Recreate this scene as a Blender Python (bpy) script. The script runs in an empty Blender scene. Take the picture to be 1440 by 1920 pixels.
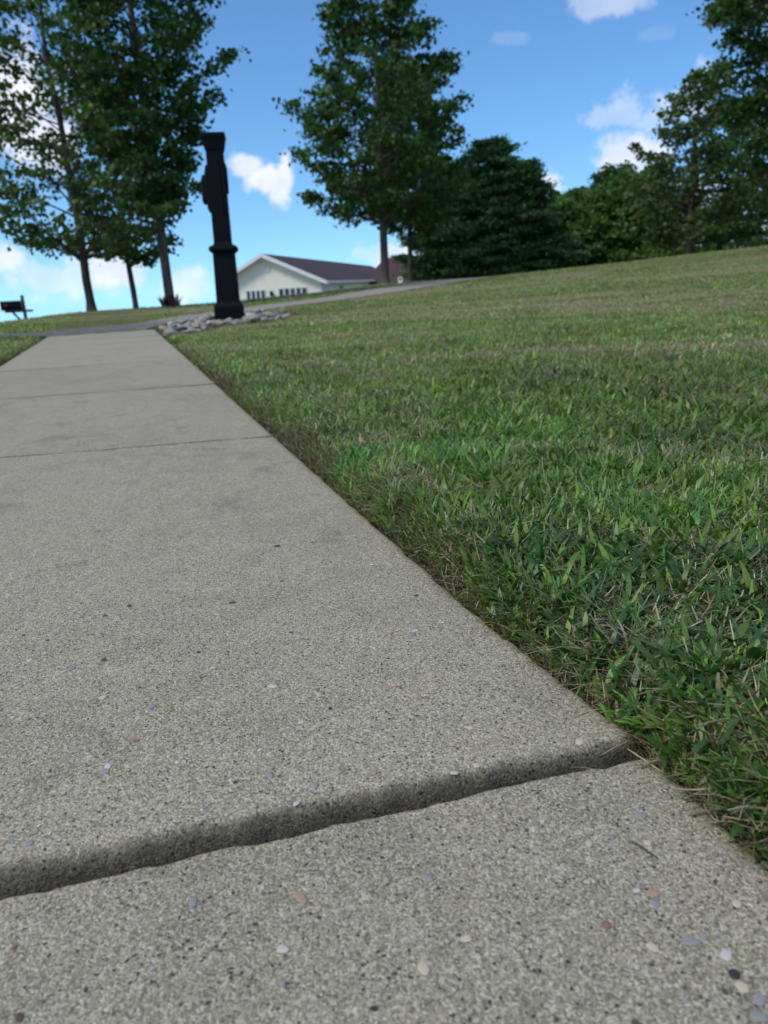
import bpy, math, random
import numpy as np
from math import sin, cos, tan, atan, radians, pi, hypot
from mathutils import Vector, Matrix

rnd = random.Random(7)
rng = np.random.default_rng(7)
scene = bpy.context.scene
COL = scene.collection

# ------------------------------------------------------------------ camera
CAM_H = 0.42
F_PX, ROLL, PITCH = 1420.0, radians(2.8), radians(16.9)
cam_d = bpy.data.cameras.new("camera")
cam = bpy.data.objects.new("camera", cam_d)
COL.objects.link(cam)
cam_d.sensor_fit = 'HORIZONTAL'
cam_d.sensor_width = 36.0
cam_d.lens = 36.0 * F_PX / 1440.0
cam_d.clip_start = 0.02
cam_d.clip_end = 6000
_F = Vector((0, cos(PITCH), -sin(PITCH)))
_R = Vector((1, 0, 0))
_U = Vector((0, sin(PITCH), cos(PITCH)))
_X = cos(ROLL) * _R - sin(ROLL) * _U
_Y = sin(ROLL) * _R + cos(ROLL) * _U
m = Matrix((_X, _Y, -_F)).transposed().to_4x4()
m.translation = Vector((0, 0, CAM_H))
cam.matrix_world = m
cam_d.dof.use_dof = True
cam_d.dof.focus_distance = 0.95
cam_d.dof.aperture_fstop = 9.5
scene.camera = cam

# ------------------------------------------------------------------ colour management
scene.view_settings.view_transform = 'Standard'
scene.view_settings.look = 'None'
scene.view_settings.exposure = 0.8
scene.view_settings.gamma = 1.0
scene.view_settings.use_curve_mapping = False

# ------------------------------------------------------------------ sun and sky
SUN_AZ, SUN_EL = radians(-125), radians(47)
sun_d = bpy.data.lights.new("sun", 'SUN')
sun_d.energy = 1.5
sun_d.angle = radians(14)
sun_d.color = (1.0, 0.93, 0.82)
sun = bpy.data.objects.new("sun", sun_d)
COL.objects.link(sun)
sv = Vector((sin(SUN_AZ) * cos(SUN_EL), cos(SUN_AZ) * cos(SUN_EL), sin(SUN_EL)))
sun.rotation_euler = sv.to_track_quat('Z', 'Y').to_euler()
sun.location = sv * 50

world = bpy.data.worlds.new("World")
scene.world = world
world.use_nodes = True
wt = world.node_tree
for n in list(wt.nodes):
    wt.nodes.remove(n)


class NT:
    """small helper for node graphs"""
    def __init__(s, tree):
        s.t = tree

    def n(s, typ, ins=None, **kw):
        nd = s.t.nodes.new(typ)
        for k, v in kw.items():
            setattr(nd, k, v)
        for k, v in (ins or {}).items():
            sock = nd.inputs[k]
            if isinstance(v, bpy.types.NodeSocket):
                s.t.links.new(v, sock)
            else:
                sock.default_value = v
        return nd

    def math(s, op, a, b=0.0, c=None, clamp=False):
        d = {0: a, 1: b}
        if c is not None:
            d[2] = c
        nd = s.n('ShaderNodeMath', d, operation=op)
        nd.use_clamp = clamp
        return nd.outputs[0]

    def mix(s, fac, a, b, blend='MIX'):
        nd = s.n('ShaderNodeMix', None, data_type='RGBA', blend_type=blend)
        for i, v in ((0, fac), (6, a), (7, b)):
            if isinstance(v, bpy.types.NodeSocket):
                s.t.links.new(v, nd.inputs[i])
            else:
                nd.inputs[i].default_value = v if i == 0 else (tuple(v) + (1,))[:4]
        return nd.outputs[2]

    def ramp(s, fac, stops, interp='LINEAR'):
        nd = s.n('ShaderNodeValToRGB', {0: fac})
        cr = nd.color_ramp
        cr.interpolation = interp
        while len(cr.elements) < len(stops):
            cr.elements.new(0.5)
        for e, (p, c) in zip(cr.elements, stops):
            e.position = p
            e.color = (tuple(c) + (1,))[:4] if hasattr(c, '__len__') else (c, c, c, 1)
        return nd.outputs[0]

    def smooth(s, v, a, b, lo=0.0, hi=1.0):
        nd = s.n('ShaderNodeMapRange', {0: v, 1: a, 2: b, 3: lo, 4: hi}, interpolation_type='SMOOTHSTEP')
        return nd.outputs[0]

    def noise(s, vec, scale, detail=4.0, rough=0.5, dist=0.0):
        nd = s.n('ShaderNodeTexNoise', {'Vector': vec, 'Scale': scale, 'Detail': detail, 'Roughness': rough, 'Distortion': dist})
        return nd


def build_sky():
    g = NT(wt)
    gen = g.n('ShaderNodeTexCoord').outputs['Generated']
    gs = g.n('ShaderNodeSeparateXYZ', {0: gen})
    gv = g.n('ShaderNodeCombineXYZ', {0: gs.outputs[0], 1: gs.outputs[1], 2: g.math('ADD', g.math('MAXIMUM', gs.outputs[2], 0.0), 0.10)})
    sky = g.n('ShaderNodeTexSky', sky_type='NISHITA')
    g.t.links.new(gv.outputs[0], sky.inputs[0])
    sky.sun_disc = False
    sky.sun_elevation = SUN_EL
    sky.sun_rotation = SUN_AZ
    sky.altitude = 300
    sky.air_density = 1.0
    sky.dust_density = 0.15
    sky.ozone_density = 1.6
    hs = g.n('ShaderNodeHueSaturation', {'Hue': 0.508, 'Saturation': 1.12, 'Value': 1.0, 'Color': sky.outputs[0]})
    tc = g.n('ShaderNodeTexCoord').outputs['Generated']
    # the picture's clouds: azimuth, elevation, half width, half height (degrees), thickness, raggedness
    blobs = [
        (-22.6, 11.9, 4.4, 3.8, 1.0, 1.0), (-20.2, 9.6, 2.2, 1.7, 0.9, 1.0), (-25.6, 14.6, 3.6, 2.8, 1.0, 1.0),
        (-8.4, 7.9, 1.2, .9, 0.7, 1.2), (-7.5, 7.0, 1.5, 1.0, 0.9, 1.2), (-6.5, 6.2, 1.2, 1.0, 0.8, 1.2), (-5.9, 7.1, 1.1, 1.3, 0.8, 1.2),
        (18.2, 7.2, 2.9, 1.7, 0.9, 0.9), (16.9, 10.1, 2.2, 1.3, 0.36, 1.4), (21.6, 10.3, 2.6, 1.8, 0.5, 1.2),
        (19.9, 9.3, 2.4, 1.0, 0.4, 1.2), (16.4, 15.9, 2.8, .8, 0.38, 1.3), (9.8, 14.6, 1.5, 0.5, 0.10, 1.3),
        (12.2, 5.6, 2.2, 1.3, 0.95, 1.0), (2.2, 1.5, 3.2, 1.4, 0.7, 1.0),
        (-24.3, 2.5, 2.3, 1.2, 0.8, 1.1), (-20.5, 1.2, 4.4, 1.4, 0.5, 1.2), (-18.0, 1.8, 2.6, 1.8, 0.85, 1.0),
        (-13.0, 0.2, 2.0, 1.2, 0.62, 1.1), (23.5, 3.0, 5.0, 1.9, 0.85, 1.0), (19.2, 14.0, 1.2, 0.5, 0.08, 1.3),
        (-30, 4.0, 5.0, 2.2, 0.8, 1.1), (31.0, 8.0, 5.0, 2.6, 0.7, 1.1),
    ]
    nz = g.noise(tc, 18.0, 8.0, 0.64).outputs['Color']
    nz2 = g.n('ShaderNodeVectorMath', {0: nz, 1: (0.5, 0.5, 0.5)}, operation='SUBTRACT').outputs[0]
    sx = g.n('ShaderNodeSeparateXYZ', {0: nz2})
    total = None
    for az, el, a, b, k, rag in blobs:
        A, E_ = radians(az), radians(el)
        c = (sin(A) * cos(E_), cos(A) * cos(E_), sin(E_))
        u = (cos(A), -sin(A), 0.0)
        v = (-sin(A) * sin(E_), -cos(A) * sin(E_), cos(E_))
        du = g.n('ShaderNodeVectorMath', {0: tc, 1: u}, operation='DOT_PRODUCT').outputs['Value']
        dv = g.n('ShaderNodeVectorMath', {0: tc, 1: v}, operation='DOT_PRODUCT').outputs['Value']
        dc = g.n('ShaderNodeVectorMath', {0: tc, 1: c}, operation='DOT_PRODUCT').outputs['Value']
        du = g.math('MULTIPLY_ADD', sx.outputs[0], 2.6 * rag, g.math('DIVIDE', du, sin(radians(a))))
        dv = g.math('MULTIPLY_ADD', sx.outputs[1], 2.6 * rag, g.math('DIVIDE', dv, sin(radians(b))))
        d = g.math('SQRT', g.math('ADD', g.math('MULTIPLY', du, du), g.math('MULTIPLY', dv, dv)))
        mk = g.math('MULTIPLY', g.smooth(d, 1.1, 0.45), k)
        mk = g.math('MULTIPLY', mk, g.math('GREATER_THAN', dc, 0.5))
        total = mk if total is None else g.math('MAXIMUM', total, mk)
    # unseen clouds over the rest of the sky, cover raised to whiten ambient light
    sp = g.n('ShaderNodeSeparateXYZ', {0: tc})
    zz = g.math('ADD', g.math('MAXIMUM', sp.outputs[2], 0.0), 0.12)
    cv = g.n('ShaderNodeCombineXYZ', {0: g.math('DIVIDE', sp.outputs[0], zz), 1: g.math('DIVIDE', sp.outputs[1], zz), 2: 0.0})
    wide = g.smooth(g.noise(cv.outputs[0], 1.6, 6.0, 0.55).outputs[0], 0.46, 0.62, 0.0, 0.92)
    fr = g.n('ShaderNodeVectorMath', {0: tc, 1: (0, cos(radians(8)), sin(radians(8)))}, operation='DOT_PRODUCT').outputs['Value']
    wide = g.math('MULTIPLY', wide, g.smooth(fr, cos(radians(28)), cos(radians(38))))
    wide = g.math('MULTIPLY', wide, g.smooth(sp.outputs[2], -0.02, 0.03))
    total = g.math('MAXIMUM', total, wide)
    shade = g.smooth(g.noise(tc, 22.0, 4.0, 0.55).outputs[0], 0.3, 0.7)
    ccol = g.mix(shade, (5.0, 5.4, 6.4), (6.9, 6.9, 7.2))
    colr = g.mix(total, g.mix(1.0, hs.outputs[0], (0.83, 1.14, 1.20), 'MULTIPLY'), ccol)
    bg = g.n('ShaderNodeBackground', {'Color': colr, 'Strength': 0.092})
    out = g.n('ShaderNodeOutputWorld', {0: bg.outputs[0]})
build_sky()


# ------------------------------------------------------------------ noise in numpy
def _hash(ix, iy, seed):
    h = (ix.astype(np.int64) * 374761393 + iy.astype(np.int64) * 668265263 + seed * 1442695041) & 0xffffffff
    h = ((h ^ (h >> 13)) * 1274126177) & 0xffffffff
    return ((h ^ (h >> 16)) & 0xffff) / 65535.0


def vnoise(x, y, seed=0):
    x = np.asarray(x, float); y = np.asarray(y, float)
    ix, iy = np.floor(x), np.floor(y)
    fx, fy = x - ix, y - iy
    fx = fx * fx * (3 - 2 * fx); fy = fy * fy * (3 - 2 * fy)
    a = _hash(ix, iy, seed); b = _hash(ix + 1, iy, seed)
    c = _hash(ix, iy + 1, seed); d = _hash(ix + 1, iy + 1, seed)
    return (a * (1 - fx) + b * fx) * (1 - fy) + (c * (1 - fx) + d * fx) * fy


def fbm(x, y, seed=0, oct=4):
    s, a, t = 0, 0.5, 0
    for o in range(oct):
        s = s + a * vnoise(x * 2 ** o, y * 2 ** o, seed + o * 17)
        t += a
        a *= 0.5
    return s / t


def sstep(v, a, b):
    t = np.clip((v - a) / (b - a), 0, 1)
    return t * t * (3 - 2 * t)


# ------------------------------------------------------------------ the walk's own coordinates
P0 = np.array([0.221, 0.577])           # near right corner of the second slab
DV = np.array([-0.309, 0.951]); DV = DV / np.linalg.norm(DV)
NV = np.array([DV[1], -DV[0]])
WALK_W = 1.19
WALK_END = 9.35


def st(x, y):
    dx, dy = np.asarray(x) - P0[0], np.asarray(y) - P0[1]
    return dx * DV[0] + dy * DV[1], dx * NV[0] + dy * NV[1]


def xy(s, t):
    return P0[0] + s * DV[0] + t * NV[0], P0[1] + s * DV[1] + t * NV[1]


# ------------------------------------------------------------------ terrain height
T_AZ = np.array([-60, -25.5, -19.7, -14.5, -9.6, -3.85, 0.8, 7.7, 13.3, 18.65, 26.5, 60, 120])
T_C = np.array([15, 15, 19, 20, 22, 26, 30, 31, 32, 34, 36, 40, 40.0])
T_Z = np.array([.03, .045, .085, .075, .095, .185, .34, .40, .56, .74, 1.05, 1.3, .6])


def height(x, y):
    x = np.asarray(x, float); y = np.asarray(y, float)
    r = np.hypot(x, y) + 1e-6
    az = np.degrees(np.arctan2(x, y))
    C = np.interp(az, T_AZ, T_C); Z = np.interp(az, T_AZ, T_Z)
    back = sstep(y, -6, 0)
    z = Z * back * sstep(r, 5.0, C)
    over = np.clip(r - C, 0, None)
    drop = 0.11 * over * over / (over + 4.0)
    lim = 2.7 + 0.6 * sstep(az, 4, 20) * 0 
    z = z - lim * (1 - np.exp(-drop / lim)) * back - 0.036 * np.clip(r - 50, 0, None)
    w = sstep(az, 4, 16) * back
    z = z + w * (0.055 * np.exp(-((r - 15) / 3.0) ** 2) - 0.13 * np.exp(-((r - 22) / 3.5) ** 2))
    z = z + 0.03 * (fbm(x * 0.5, y * 0.5, 5, 3) - 0.5) * sstep(r, 2, 6)
    z = z + 0.016 * (fbm(x * 7, y * 7, 9, 3) - 0.5) * sstep(r, 60, 20)
    # shape beside and under the walk
    s, t = st(x, y)
    dl = np.maximum(t, -WALK_W - t)          # distance outside either side
    ds = np.maximum(s - WALK_END, -4.0 - s)
    d = np.where((dl < 0) & (ds < 0), np.maximum(dl, ds), np.hypot(np.clip(dl, 0, None), np.clip(ds, 0, None)))
    prof = np.interp(d, [-0.03, 0.0, 0.010, 0.03, 0.07, 0.2, 0.9], [-0.12, -0.07, -0.034, -0.012, 0.002, 0.006, 0.0])
    prof = prof + 0.026 * sstep(d, 0.015, 0.085) * sstep(r, 9.0, 3.0)
    flat = sstep(d, 0.0, 0.5)
    z = z * np.where(d < 0.5, flat, 1.0) + prof
    return z


def dryness(x, y):
    """0 lush .. 1 dry straw, broad bands across the lawn"""
    a = fbm(np.asarray(x) * 0.55 + 3.1, np.asarray(y) * 1.25, 31, 4)
    b = fbm(np.asarray(x) * 3.1, np.asarray(y) * 4.4, 41, 3)
    q = np.hypot(x, y)
    a = a + 0.16 * np.exp(-((np.asarray(y) - 2.75 - .1 * np.asarray(x)) / .28) ** 2) * sstep(x, .2, 1.0) - 0.07 * np.exp(-((np.asarray(y) - 2.0) / .4) ** 2)
    return np.clip(sstep(a * 0.72 + b * 0.28, 0.40, 0.66), 0, 1) * (0.45 + 0.55 * sstep(q, 1.2, 2.6))


# ------------------------------------------------------------------ object helpers
def link(o, parent=None):
    COL.objects.link(o)
    if parent is not None:
        o.parent = parent
    return o


def tag(o, label=None, cat=None, group=None, kind=None):
    for k, v in (('label', label), ('category', cat), ('group', group), ('kind', kind)):
        if v:
            o[k] = v
    return o


def thing(name, label, cat, loc=(0, 0, 0), rotz=0.0, group=None):
    o = bpy.data.objects.new(name, None)
    o.empty_display_size = 0.2
    o.location = loc
    o.rotation_euler = (0, 0, rotz)
    COL.objects.link(o)
    return tag(o, label, cat, group)


def mesh_np(name, V, F, mat, parent=None, smooth=False, attrs=None, mats=None, midx=None):
    """V (n,3), F (m,k) constant k, attrs name -> (n,) or (n,3)"""
    V = np.asarray(V, np.float32); F = np.asarray(F, np.int32)
    me = bpy.data.meshes.new(name)
    me.vertices.add(len(V)); me.vertices.foreach_set('co', V.ravel())
    k = F.shape[1]
    me.loops.add(F.size); me.loops.foreach_set('vertex_index', F.ravel())
    me.polygons.add(len(F))
    me.polygons.foreach_set('loop_start', np.arange(0, F.size, k, dtype=np.int32))
    try:
        me.polygons.foreach_set('loop_total', np.full(len(F), k, np.int32))
    except Exception:
        pass
    me.update(calc_edges=True)
    me.polygons.foreach_set('use_smooth', np.full(len(F), smooth))
    for mm in (mats or [mat]):
        me.materials.append(mm)
    if midx is not None:
        me.polygons.foreach_set('material_index', np.asarray(midx, np.int32))
    for nm, a in (attrs or {}).items():
        a = np.asarray(a, np.float32)
        if a.ndim == 1:
            at = me.attributes.new(nm, 'FLOAT', 'POINT'); at.data.foreach_set('value', a)
        else:
            at = me.attributes.new(nm, 'FLOAT_COLOR', 'POINT')
            at.data.foreach_set('color', np.concatenate([a, np.ones((len(a), 1), np.float32)], 1).ravel())
    o = bpy.data.objects.new(name, me)
    return link(o, parent)


class MB:
    """collects polygons, builds one mesh"""
    def __init__(s):
        s.v = []; s.f = []

    def add(s, vs, fs):
        b = len(s.v)
        s.v += [tuple(q) for q in vs]
        s.f += [tuple(b + i for i in q) for q in fs]
        return s

    def box(s, x0, x1, y0, y1, z0, z1):
        return s.add([(x0, y0, z0), (x1, y0, z0), (x1, y1, z0), (x0, y1, z0), (x0, y0, z1), (x1, y0, z1), (x1, y1, z1), (x0, y1, z1)],
                     [(0, 3, 2, 1), (4, 5, 6, 7), (0, 1, 5, 4), (1, 2, 6, 5), (2, 3, 7, 6), (3, 0, 4, 7)])

    def frustum(s, rings):
        """stack of squares: (half width, half depth, z, bevel)"""
        n = 8
        for hw, hd, z, bv in rings:
            s.v += [(hw, -hd + bv, z), (hw, hd - bv, z), (hw - bv, hd, z), (-hw + bv, hd, z), (-hw, hd - bv, z), (-hw, -hd + bv, z), (-hw + bv, -hd, z), (hw - bv, -hd, z)]
        b = len(s.v) - n * len(rings)
        for k in range(len(rings) - 1):
            for i in range(n):
                j = (i + 1) % n
                s.f.append((b + k * n + i, b + k * n + j, b + (k + 1) * n + j, b + (k + 1) * n + i))
        s.f.append(tuple(b + i for i in reversed(range(n))))
        s.f.append(tuple(b + (len(rings) - 1) * n + i for i in range(n)))
        return s

    def tube(s, pts, rad, n=6):
        pts = [Vector(p) for p in pts]
        b = len(s.v)
        for i, p in enumerate(pts):
            d = (pts[min(i + 1, len(pts) - 1)] - pts[max(i - 1, 0)]).normalized()
            a = d.cross(Vector((0.31, 0.95, 0.12))).normalized()
            c = d.cross(a)
            r = rad[i] if hasattr(rad, '__len__') else rad
            for k in range(n):
                q = p + r * (cos(2 * pi * k / n) * a + sin(2 * pi * k / n) * c)
                s.v.append(tuple(q))
        for i in range(len(pts) - 1):
            for k in range(n):
                j = (k + 1) % n
                s.f.append((b + i * n + k, b + i * n + j, b + (i + 1) * n + j, b + (i + 1) * n + k))
        s.f.append(tuple(b + k for k in range(n)))
        s.f.append(tuple(b + (len(pts) - 1) * n + k for k in reversed(range(n))))
        return s

    def build(s, name, mat, parent=None, smooth=False):
        me = bpy.data.meshes.new(name)
        me.from_pydata(s.v, [], s.f)
        me.materials.append(mat)
        for p in me.polygons:
            p.use_smooth = smooth
        me.update()
        return link(bpy.data.objects.new(name, me), parent)


# ------------------------------------------------------------------ materials
def new_mat(name):
    mt = bpy.data.materials.new(name)
    mt.use_nodes = True
    t = mt.node_tree
    for n in list(t.nodes):
        t.nodes.remove(n)
    g = NT(t)
    out = g.n('ShaderNodeOutputMaterial')
    return mt, g, out


def simple(name, col, rough=0.7, var=0.15, scale=8.0, bump=0.0, bscale=60.0, spec=0.3, metallic=0.0):
    mt, g, out = new_mat(name)
    tc = g.n('ShaderNodeTexCoord').outputs['Object']
    nz = g.noise(tc, scale, 5.0, 0.6).outputs[0]
    dark = tuple(c * (1 - var) for c in col); light = tuple(min(1, c * (1 + var)) for c in col)
    c = g.ramp(nz, [(0.3, dark), (0.7, light)])
    ins = {'Base Color': c, 'Roughness': rough, 'Specular IOR Level': spec, 'Metallic': metallic}
    if bump:
        b = g.n('ShaderNodeBump', {'Strength': bump, 'Distance': 0.01, 'Height': g.noise(tc, bscale, 4.0, 0.6).outputs[0]})
        ins['Normal'] = b.outputs[0]
    p = g.n('ShaderNodeBsdfPrincipled', ins)
    g.t.links.new(p.outputs[0], out.inputs[0])
    return mt


def mat_concrete():
    mt, g, out = new_mat('concrete')
    tc = g.n('ShaderNodeTexCoord').outputs['Object']
    # warp so that grains are not perfect cells
    wn = g.noise(tc, 260.0, 2.0, 0.5).outputs['Color']
    wv = g.n('ShaderNodeVectorMath', {0: wn, 1: (0.003, 0.003, 0.003)}, operation='MULTIPLY').outputs[0]
    vec = g.n('ShaderNodeVectorMath', {0: tc, 1: wv}, operation='ADD').outputs[0]
    v1 = g.n('ShaderNodeTexVoronoi', {'Vector': vec, 'Scale': 620.0, 'Randomness': 1.0})
    v2 = g.n('ShaderNodeTexVoronoi', {'Vector': vec, 'Scale': 290.0, 'Randomness': 1.0})
    r1 = g.n('ShaderNodeSeparateColor', {0: v1.outputs['Color']})
    r2 = g.n('ShaderNodeSeparateColor', {0: v2.outputs['Color']})
    fine = g.ramp(r1.outputs[0], [(0.0, (.145, .134, .110)), (0.18, (.225, .207, .168)), (0.5, (.315, .290, .232)), (0.82, (.42, .388, .318)), (1.0, (.56, .53, .46))])
    # medium sand grains: only some cells carry a grain of their own
    grain = g.ramp(r2.outputs[1], [(0.0, (.06, .06, .062)), (0.2, (.20, .185, .165)), (0.45, (.30, .28, .245)), (0.62, (.34, .27, .21)), (0.72, (.36, .36, .36)), (0.86, (.46, .44, .40)), (1.0, (.62, .60, .56))], 'CONSTANT')
    gm = g.math('MULTIPLY', g.math('LESS_THAN', r2.outputs[0], 0.30), g.smooth(v2.outputs['Distance'], 0.5, 0.36))
    col = g.mix(gm, fine, grain)
    # warm and cool drift, worn and dirty areas
    lo = g.noise(tc, 2.3, 5.0, 0.62).outputs[0]
    md = g.noise(tc, 11.0, 6.0, 0.65).outputs[0]
    lv = g.math('ADD', g.math('MULTIPLY', lo, 0.5), g.math('MULTIPLY', md, 0.5))
    col = g.mix(1.0, col, g.ramp(lv, [(0.33, (.80, .79, .70)), (0.5, (1.02, 1.01, .91)), (0.68, (1.09, 1.045, .95))]), 'MULTIPLY')
    # each slab was poured separately
    oi = g.n('ShaderNodeObjectInfo').outputs['Random']
    col = g.mix(1.0, col, g.ramp(oi, [(0.0, (.93, .93, .935)), (1.0, (1.06, 1.055, 1.04))]), 'MULTIPLY')
    # blotchy stains
    stn = g.noise(tc, 5.5, 4.0, 0.6, 0.4).outputs[0]
    col = g.mix(g.smooth(stn, 0.58, 0.72, 0.0, 0.5), col, g.mix(1.0, col, (.45, .45, .46), 'MULTIPLY'))
    # pits
    pn = g.noise(tc, 330.0, 3.0, 0.7).outputs[0]
    pit = g.smooth(pn, 0.40, 0.30)
    col = g.mix(g.math('MULTIPLY', pit, 0.6), col, (.055, .05, .045))
    # algae along the outer edges, dirt in the joints
    ed = g.n('ShaderNodeAttribute', attribute_name='edge').outputs['Fac']
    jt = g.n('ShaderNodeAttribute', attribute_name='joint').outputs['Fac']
    en = g.noise(tc, 40.0, 5.0, 0.7).outputs[0]
    em = g.math('MULTIPLY', g.smooth(g.math('ADD', ed, g.math('MULTIPLY', en, 0.022)), 0.040, 0.008), 0.62)
    col = g.mix(em, col, g.mix(1.0, col, (.62, .60, .36), 'MULTIPLY'))
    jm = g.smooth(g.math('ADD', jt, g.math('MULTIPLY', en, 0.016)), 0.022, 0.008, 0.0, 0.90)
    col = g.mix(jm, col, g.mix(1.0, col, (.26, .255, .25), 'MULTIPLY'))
    hgt = g.math('ADD', g.math('MULTIPLY', g.math('SUBTRACT', 1.0, v1.outputs['Distance']), 0.5), g.math('MULTIPLY', pn, 1.1))
    hgt = g.math('SUBTRACT', hgt, g.math('MULTIPLY', pit, 0.6))
    hgt = g.math('ADD', hgt, g.math('MULTIPLY', g.noise(tc, 900.0, 2.0, 0.6).outputs[0], 0.4))
    b = g.n('ShaderNodeBump', {'Strength': 0.85, 'Distance': 0.0016, 'Height': hgt})
    p = g.n('ShaderNodeBsdfPrincipled', {'Base Color': col, 'Roughness': 0.88, 'Specular IOR Level': 0.25, 'Normal': b.outputs[0]})
    g.t.links.new(p.outputs[0], out.inputs[0])
    return mt


def mat_attr(name, rough=0.6, trans=0.25, spec=0.3, gloss=True, var=0.25, vscale=400.0):
    """leaf and blade material: colour from the 'tint' attribute"""
    mt, g, out = new_mat(name)
    a = g.n('ShaderNodeAttribute', attribute_name='tint').outputs['Color']
    tc = g.n('ShaderNodeTexCoord').outputs['Object']
    nz = g.noise(tc, vscale, 3.0, 0.6).outputs[0]
    col = g.mix(1.0, a, g.ramp(nz, [(0.3, (1 - var,) * 3), (0.7, (1 + var,) * 3)]), 'MULTIPLY')
    p = g.n('ShaderNodeBsdfPrincipled', {'Base Color': col, 'Roughness': rough, 'Specular IOR Level': spec})
    if trans > 0:
        tr = g.n('ShaderNodeBsdfTranslucent', {'Color': g.mix(1.0, col, (1.25, 1.35, .55), 'MULTIPLY')})
        mx = g.n('ShaderNodeMixShader', {0: trans, 1: p.outputs[0], 2: tr.outputs[0]})
        g.t.links.new(mx.outputs[0], out.inputs[0])
    else:
        g.t.links.new(p.outputs[0], out.inputs[0])
    return mt


def mat_ground():
    mt, g, out = new_mat('turf_ground')
    tc = g.n('ShaderNodeTexCoord').outputs['Object']
    dry = g.n('ShaderNodeAttribute', attribute_name='dry').outputs['Fac']
    far = g.n('ShaderNodeAttribute', attribute_name='far').outputs['Fac']
    n1 = g.noise(tc, 180.0, 6.0, 0.7).outputs[0]
    n2 = g.noise(tc, 5.0, 6.0, 0.65).outputs[0]
    n3 = g.noise(tc, 28.0, 5.0, 0.7).outputs[0]
    soil = g.ramp(n1, [(0.25, (.022, .015, .010)), (0.5, (.065, .045, .028)), (0.75, (.16, .115, .070))])
    lush = g.ramp(n2, [(0.3, (.105, .128, .044)), (0.5, (.145, .165, .058)), (0.7, (.185, .198, .074))])
    straw = g.ramp(n3, [(0.3, (.180, .170, .078)), (0.7, (.28, .255, .130))])
    grass = g.mix(dry, lush, straw)
    grass = g.mix(0.5, grass, g.mix(1.0, grass, g.ramp(n3, [(0.3, (.55,) * 3), (0.7, (1.35,) * 3)]), 'MULTIPLY'))
    col = g.mix(far, soil, grass)
    b = g.n('ShaderNodeBump', {'Strength': 0.8, 'Distance': 0.02, 'Height': g.math('ADD', n1, g.math('MULTIPLY', n3, 1.5))})
    p = g.n('ShaderNodeBsdfPrincipled', {'Base Color': col, 'Roughness': 0.95, 'Specular IOR Level': 0.1, 'Normal': b.outputs[0]})
    g.t.links.new(p.outputs[0], out.inputs[0])
    return mt


def mat_bark(name, c0, c1):
    mt, g, out = new_mat(name)
    tc = g.n('ShaderNodeTexCoord').outputs['Object']
    mp = g.n('ShaderNodeMapping', {'Vector': tc, 'Scale': (22, 22, 4.0)}).outputs[0]
    nz = g.noise(mp, 1.0, 6.0, 0.7, 0.6).outputs[0]
    col = g.ramp(nz, [(0.3, c0), (0.7, c1)])
    b = g.n('ShaderNodeBump', {'Strength': 0.8, 'Distance': 0.02, 'Height': nz})
    p = g.n('ShaderNodeBsdfPrincipled', {'Base Color': col, 'Roughness': 0.9, 'Specular IOR Level': 0.2, 'Normal': b.outputs[0]})
    g.t.links.new(p.outputs[0], out.inputs[0])
    return mt


M_CONC = mat_concrete()
M_GROUND = mat_ground()
M_BLADE = mat_attr('grass_blade', 0.42, 0.33, 0.45)
M_STRAW = mat_attr('dry_straw', 0.7, 0.12, 0.3)
M_LEAF = mat_attr('tree_leaf', 0.5, 0.32, 0.3, vscale=3.0)
M_NEEDLE = mat_attr('pine_needle', 0.6, 0.10, 0.25, vscale=3.0)
M_BARK = mat_bark('bark_grey_brown', (.050, .043, .037), (.145, .125, .108))
M_BARK_D = mat_bark('bark_dark', (.028, .024, .020), (.085, .072, .060))
M_BLACK = simple('black_cast_metal', (.0018, .0026, .0048), 0.6, 0.35, 14.0, 0.25, 90.0, 0.14)
M_BLACK2 = simple('black_plastic', (.0028, .0038, .0065), 0.6, 0.3, 20.0, spec=.14)
M_SIDING = simple('cream_siding', (.80, .77, .68), 0.7, 0.05, 3.0)
M_TRIM = simple('white_trim', (.74, .75, .78), 0.55, 0.05, 3.0)
M_SHINGLE = simple('brown_shingle', (.066, .043, .041), 0.9, 0.35, 5.0, 0.6, 12.0)
M_GLASS_D = simple('dark_window_glass', (.035, .045, .075), 0.15, 0.25, 4.0, spec=0.6)
M_DOOR = simple('dark_door', (.035, .030, .028), 0.5, 0.2, 4.0)
M_GRAVEL = simple('packed_gravel', (.040, .034, .027), 0.95, 0.5, 120.0, 0.9, 160.0)
M_RUST = simple('faded_red_paint', (.12, .022, .018), 0.6, 0.2, 20.0)

# ------------------------------------------------------------------ ground: one sheet to the horizon
def axis_lines(core, lo, hi, g0, grow):
    out = list(core)
    d = g0
    v = core[-1]
    while v < hi:
        v += d; d *= grow; out.append(v)
    d = g0
    v = core[0]
    pre = []
    while v > lo:
        v -= d; d *= grow; pre.append(v)
    return np.array(pre[::-1] + out)


t_core = np.concatenate([np.arange(-WALK_W - 0.3, -WALK_W - 0.06, 0.03), np.arange(-WALK_W - 0.06, -WALK_W + 0.035, 0.008), np.arange(-WALK_W + 0.06, -0.04, 0.12),
                         np.arange(-0.03, 0.16, 0.008), np.arange(0.165, 1.2, 0.022)])
s_core = np.concatenate([np.arange(-1.2, 3.0, 0.03), np.arange(3.0, 12.0, 0.08)])
TL = axis_lines(t_core, -3500, 3500, 0.05, 1.045)
SL = axis_lines(s_core, -3500, 3500, 0.09, 1.045)
GS, GT = np.meshgrid(SL, TL, indexing='ij')
GX, GY = xy(GS, GT)
GZ = height(GX, GY)
ns, nt = GS.shape
idx = np.arange(ns * nt).reshape(ns, nt)
Fq = np.stack([idx[:-1, :-1], idx[:-1, 1:], idx[1:, 1:], idx[1:, :-1]], -1).reshape(-1, 4)[:, ::-1]
rr = np.hypot(GX, GY)
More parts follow.
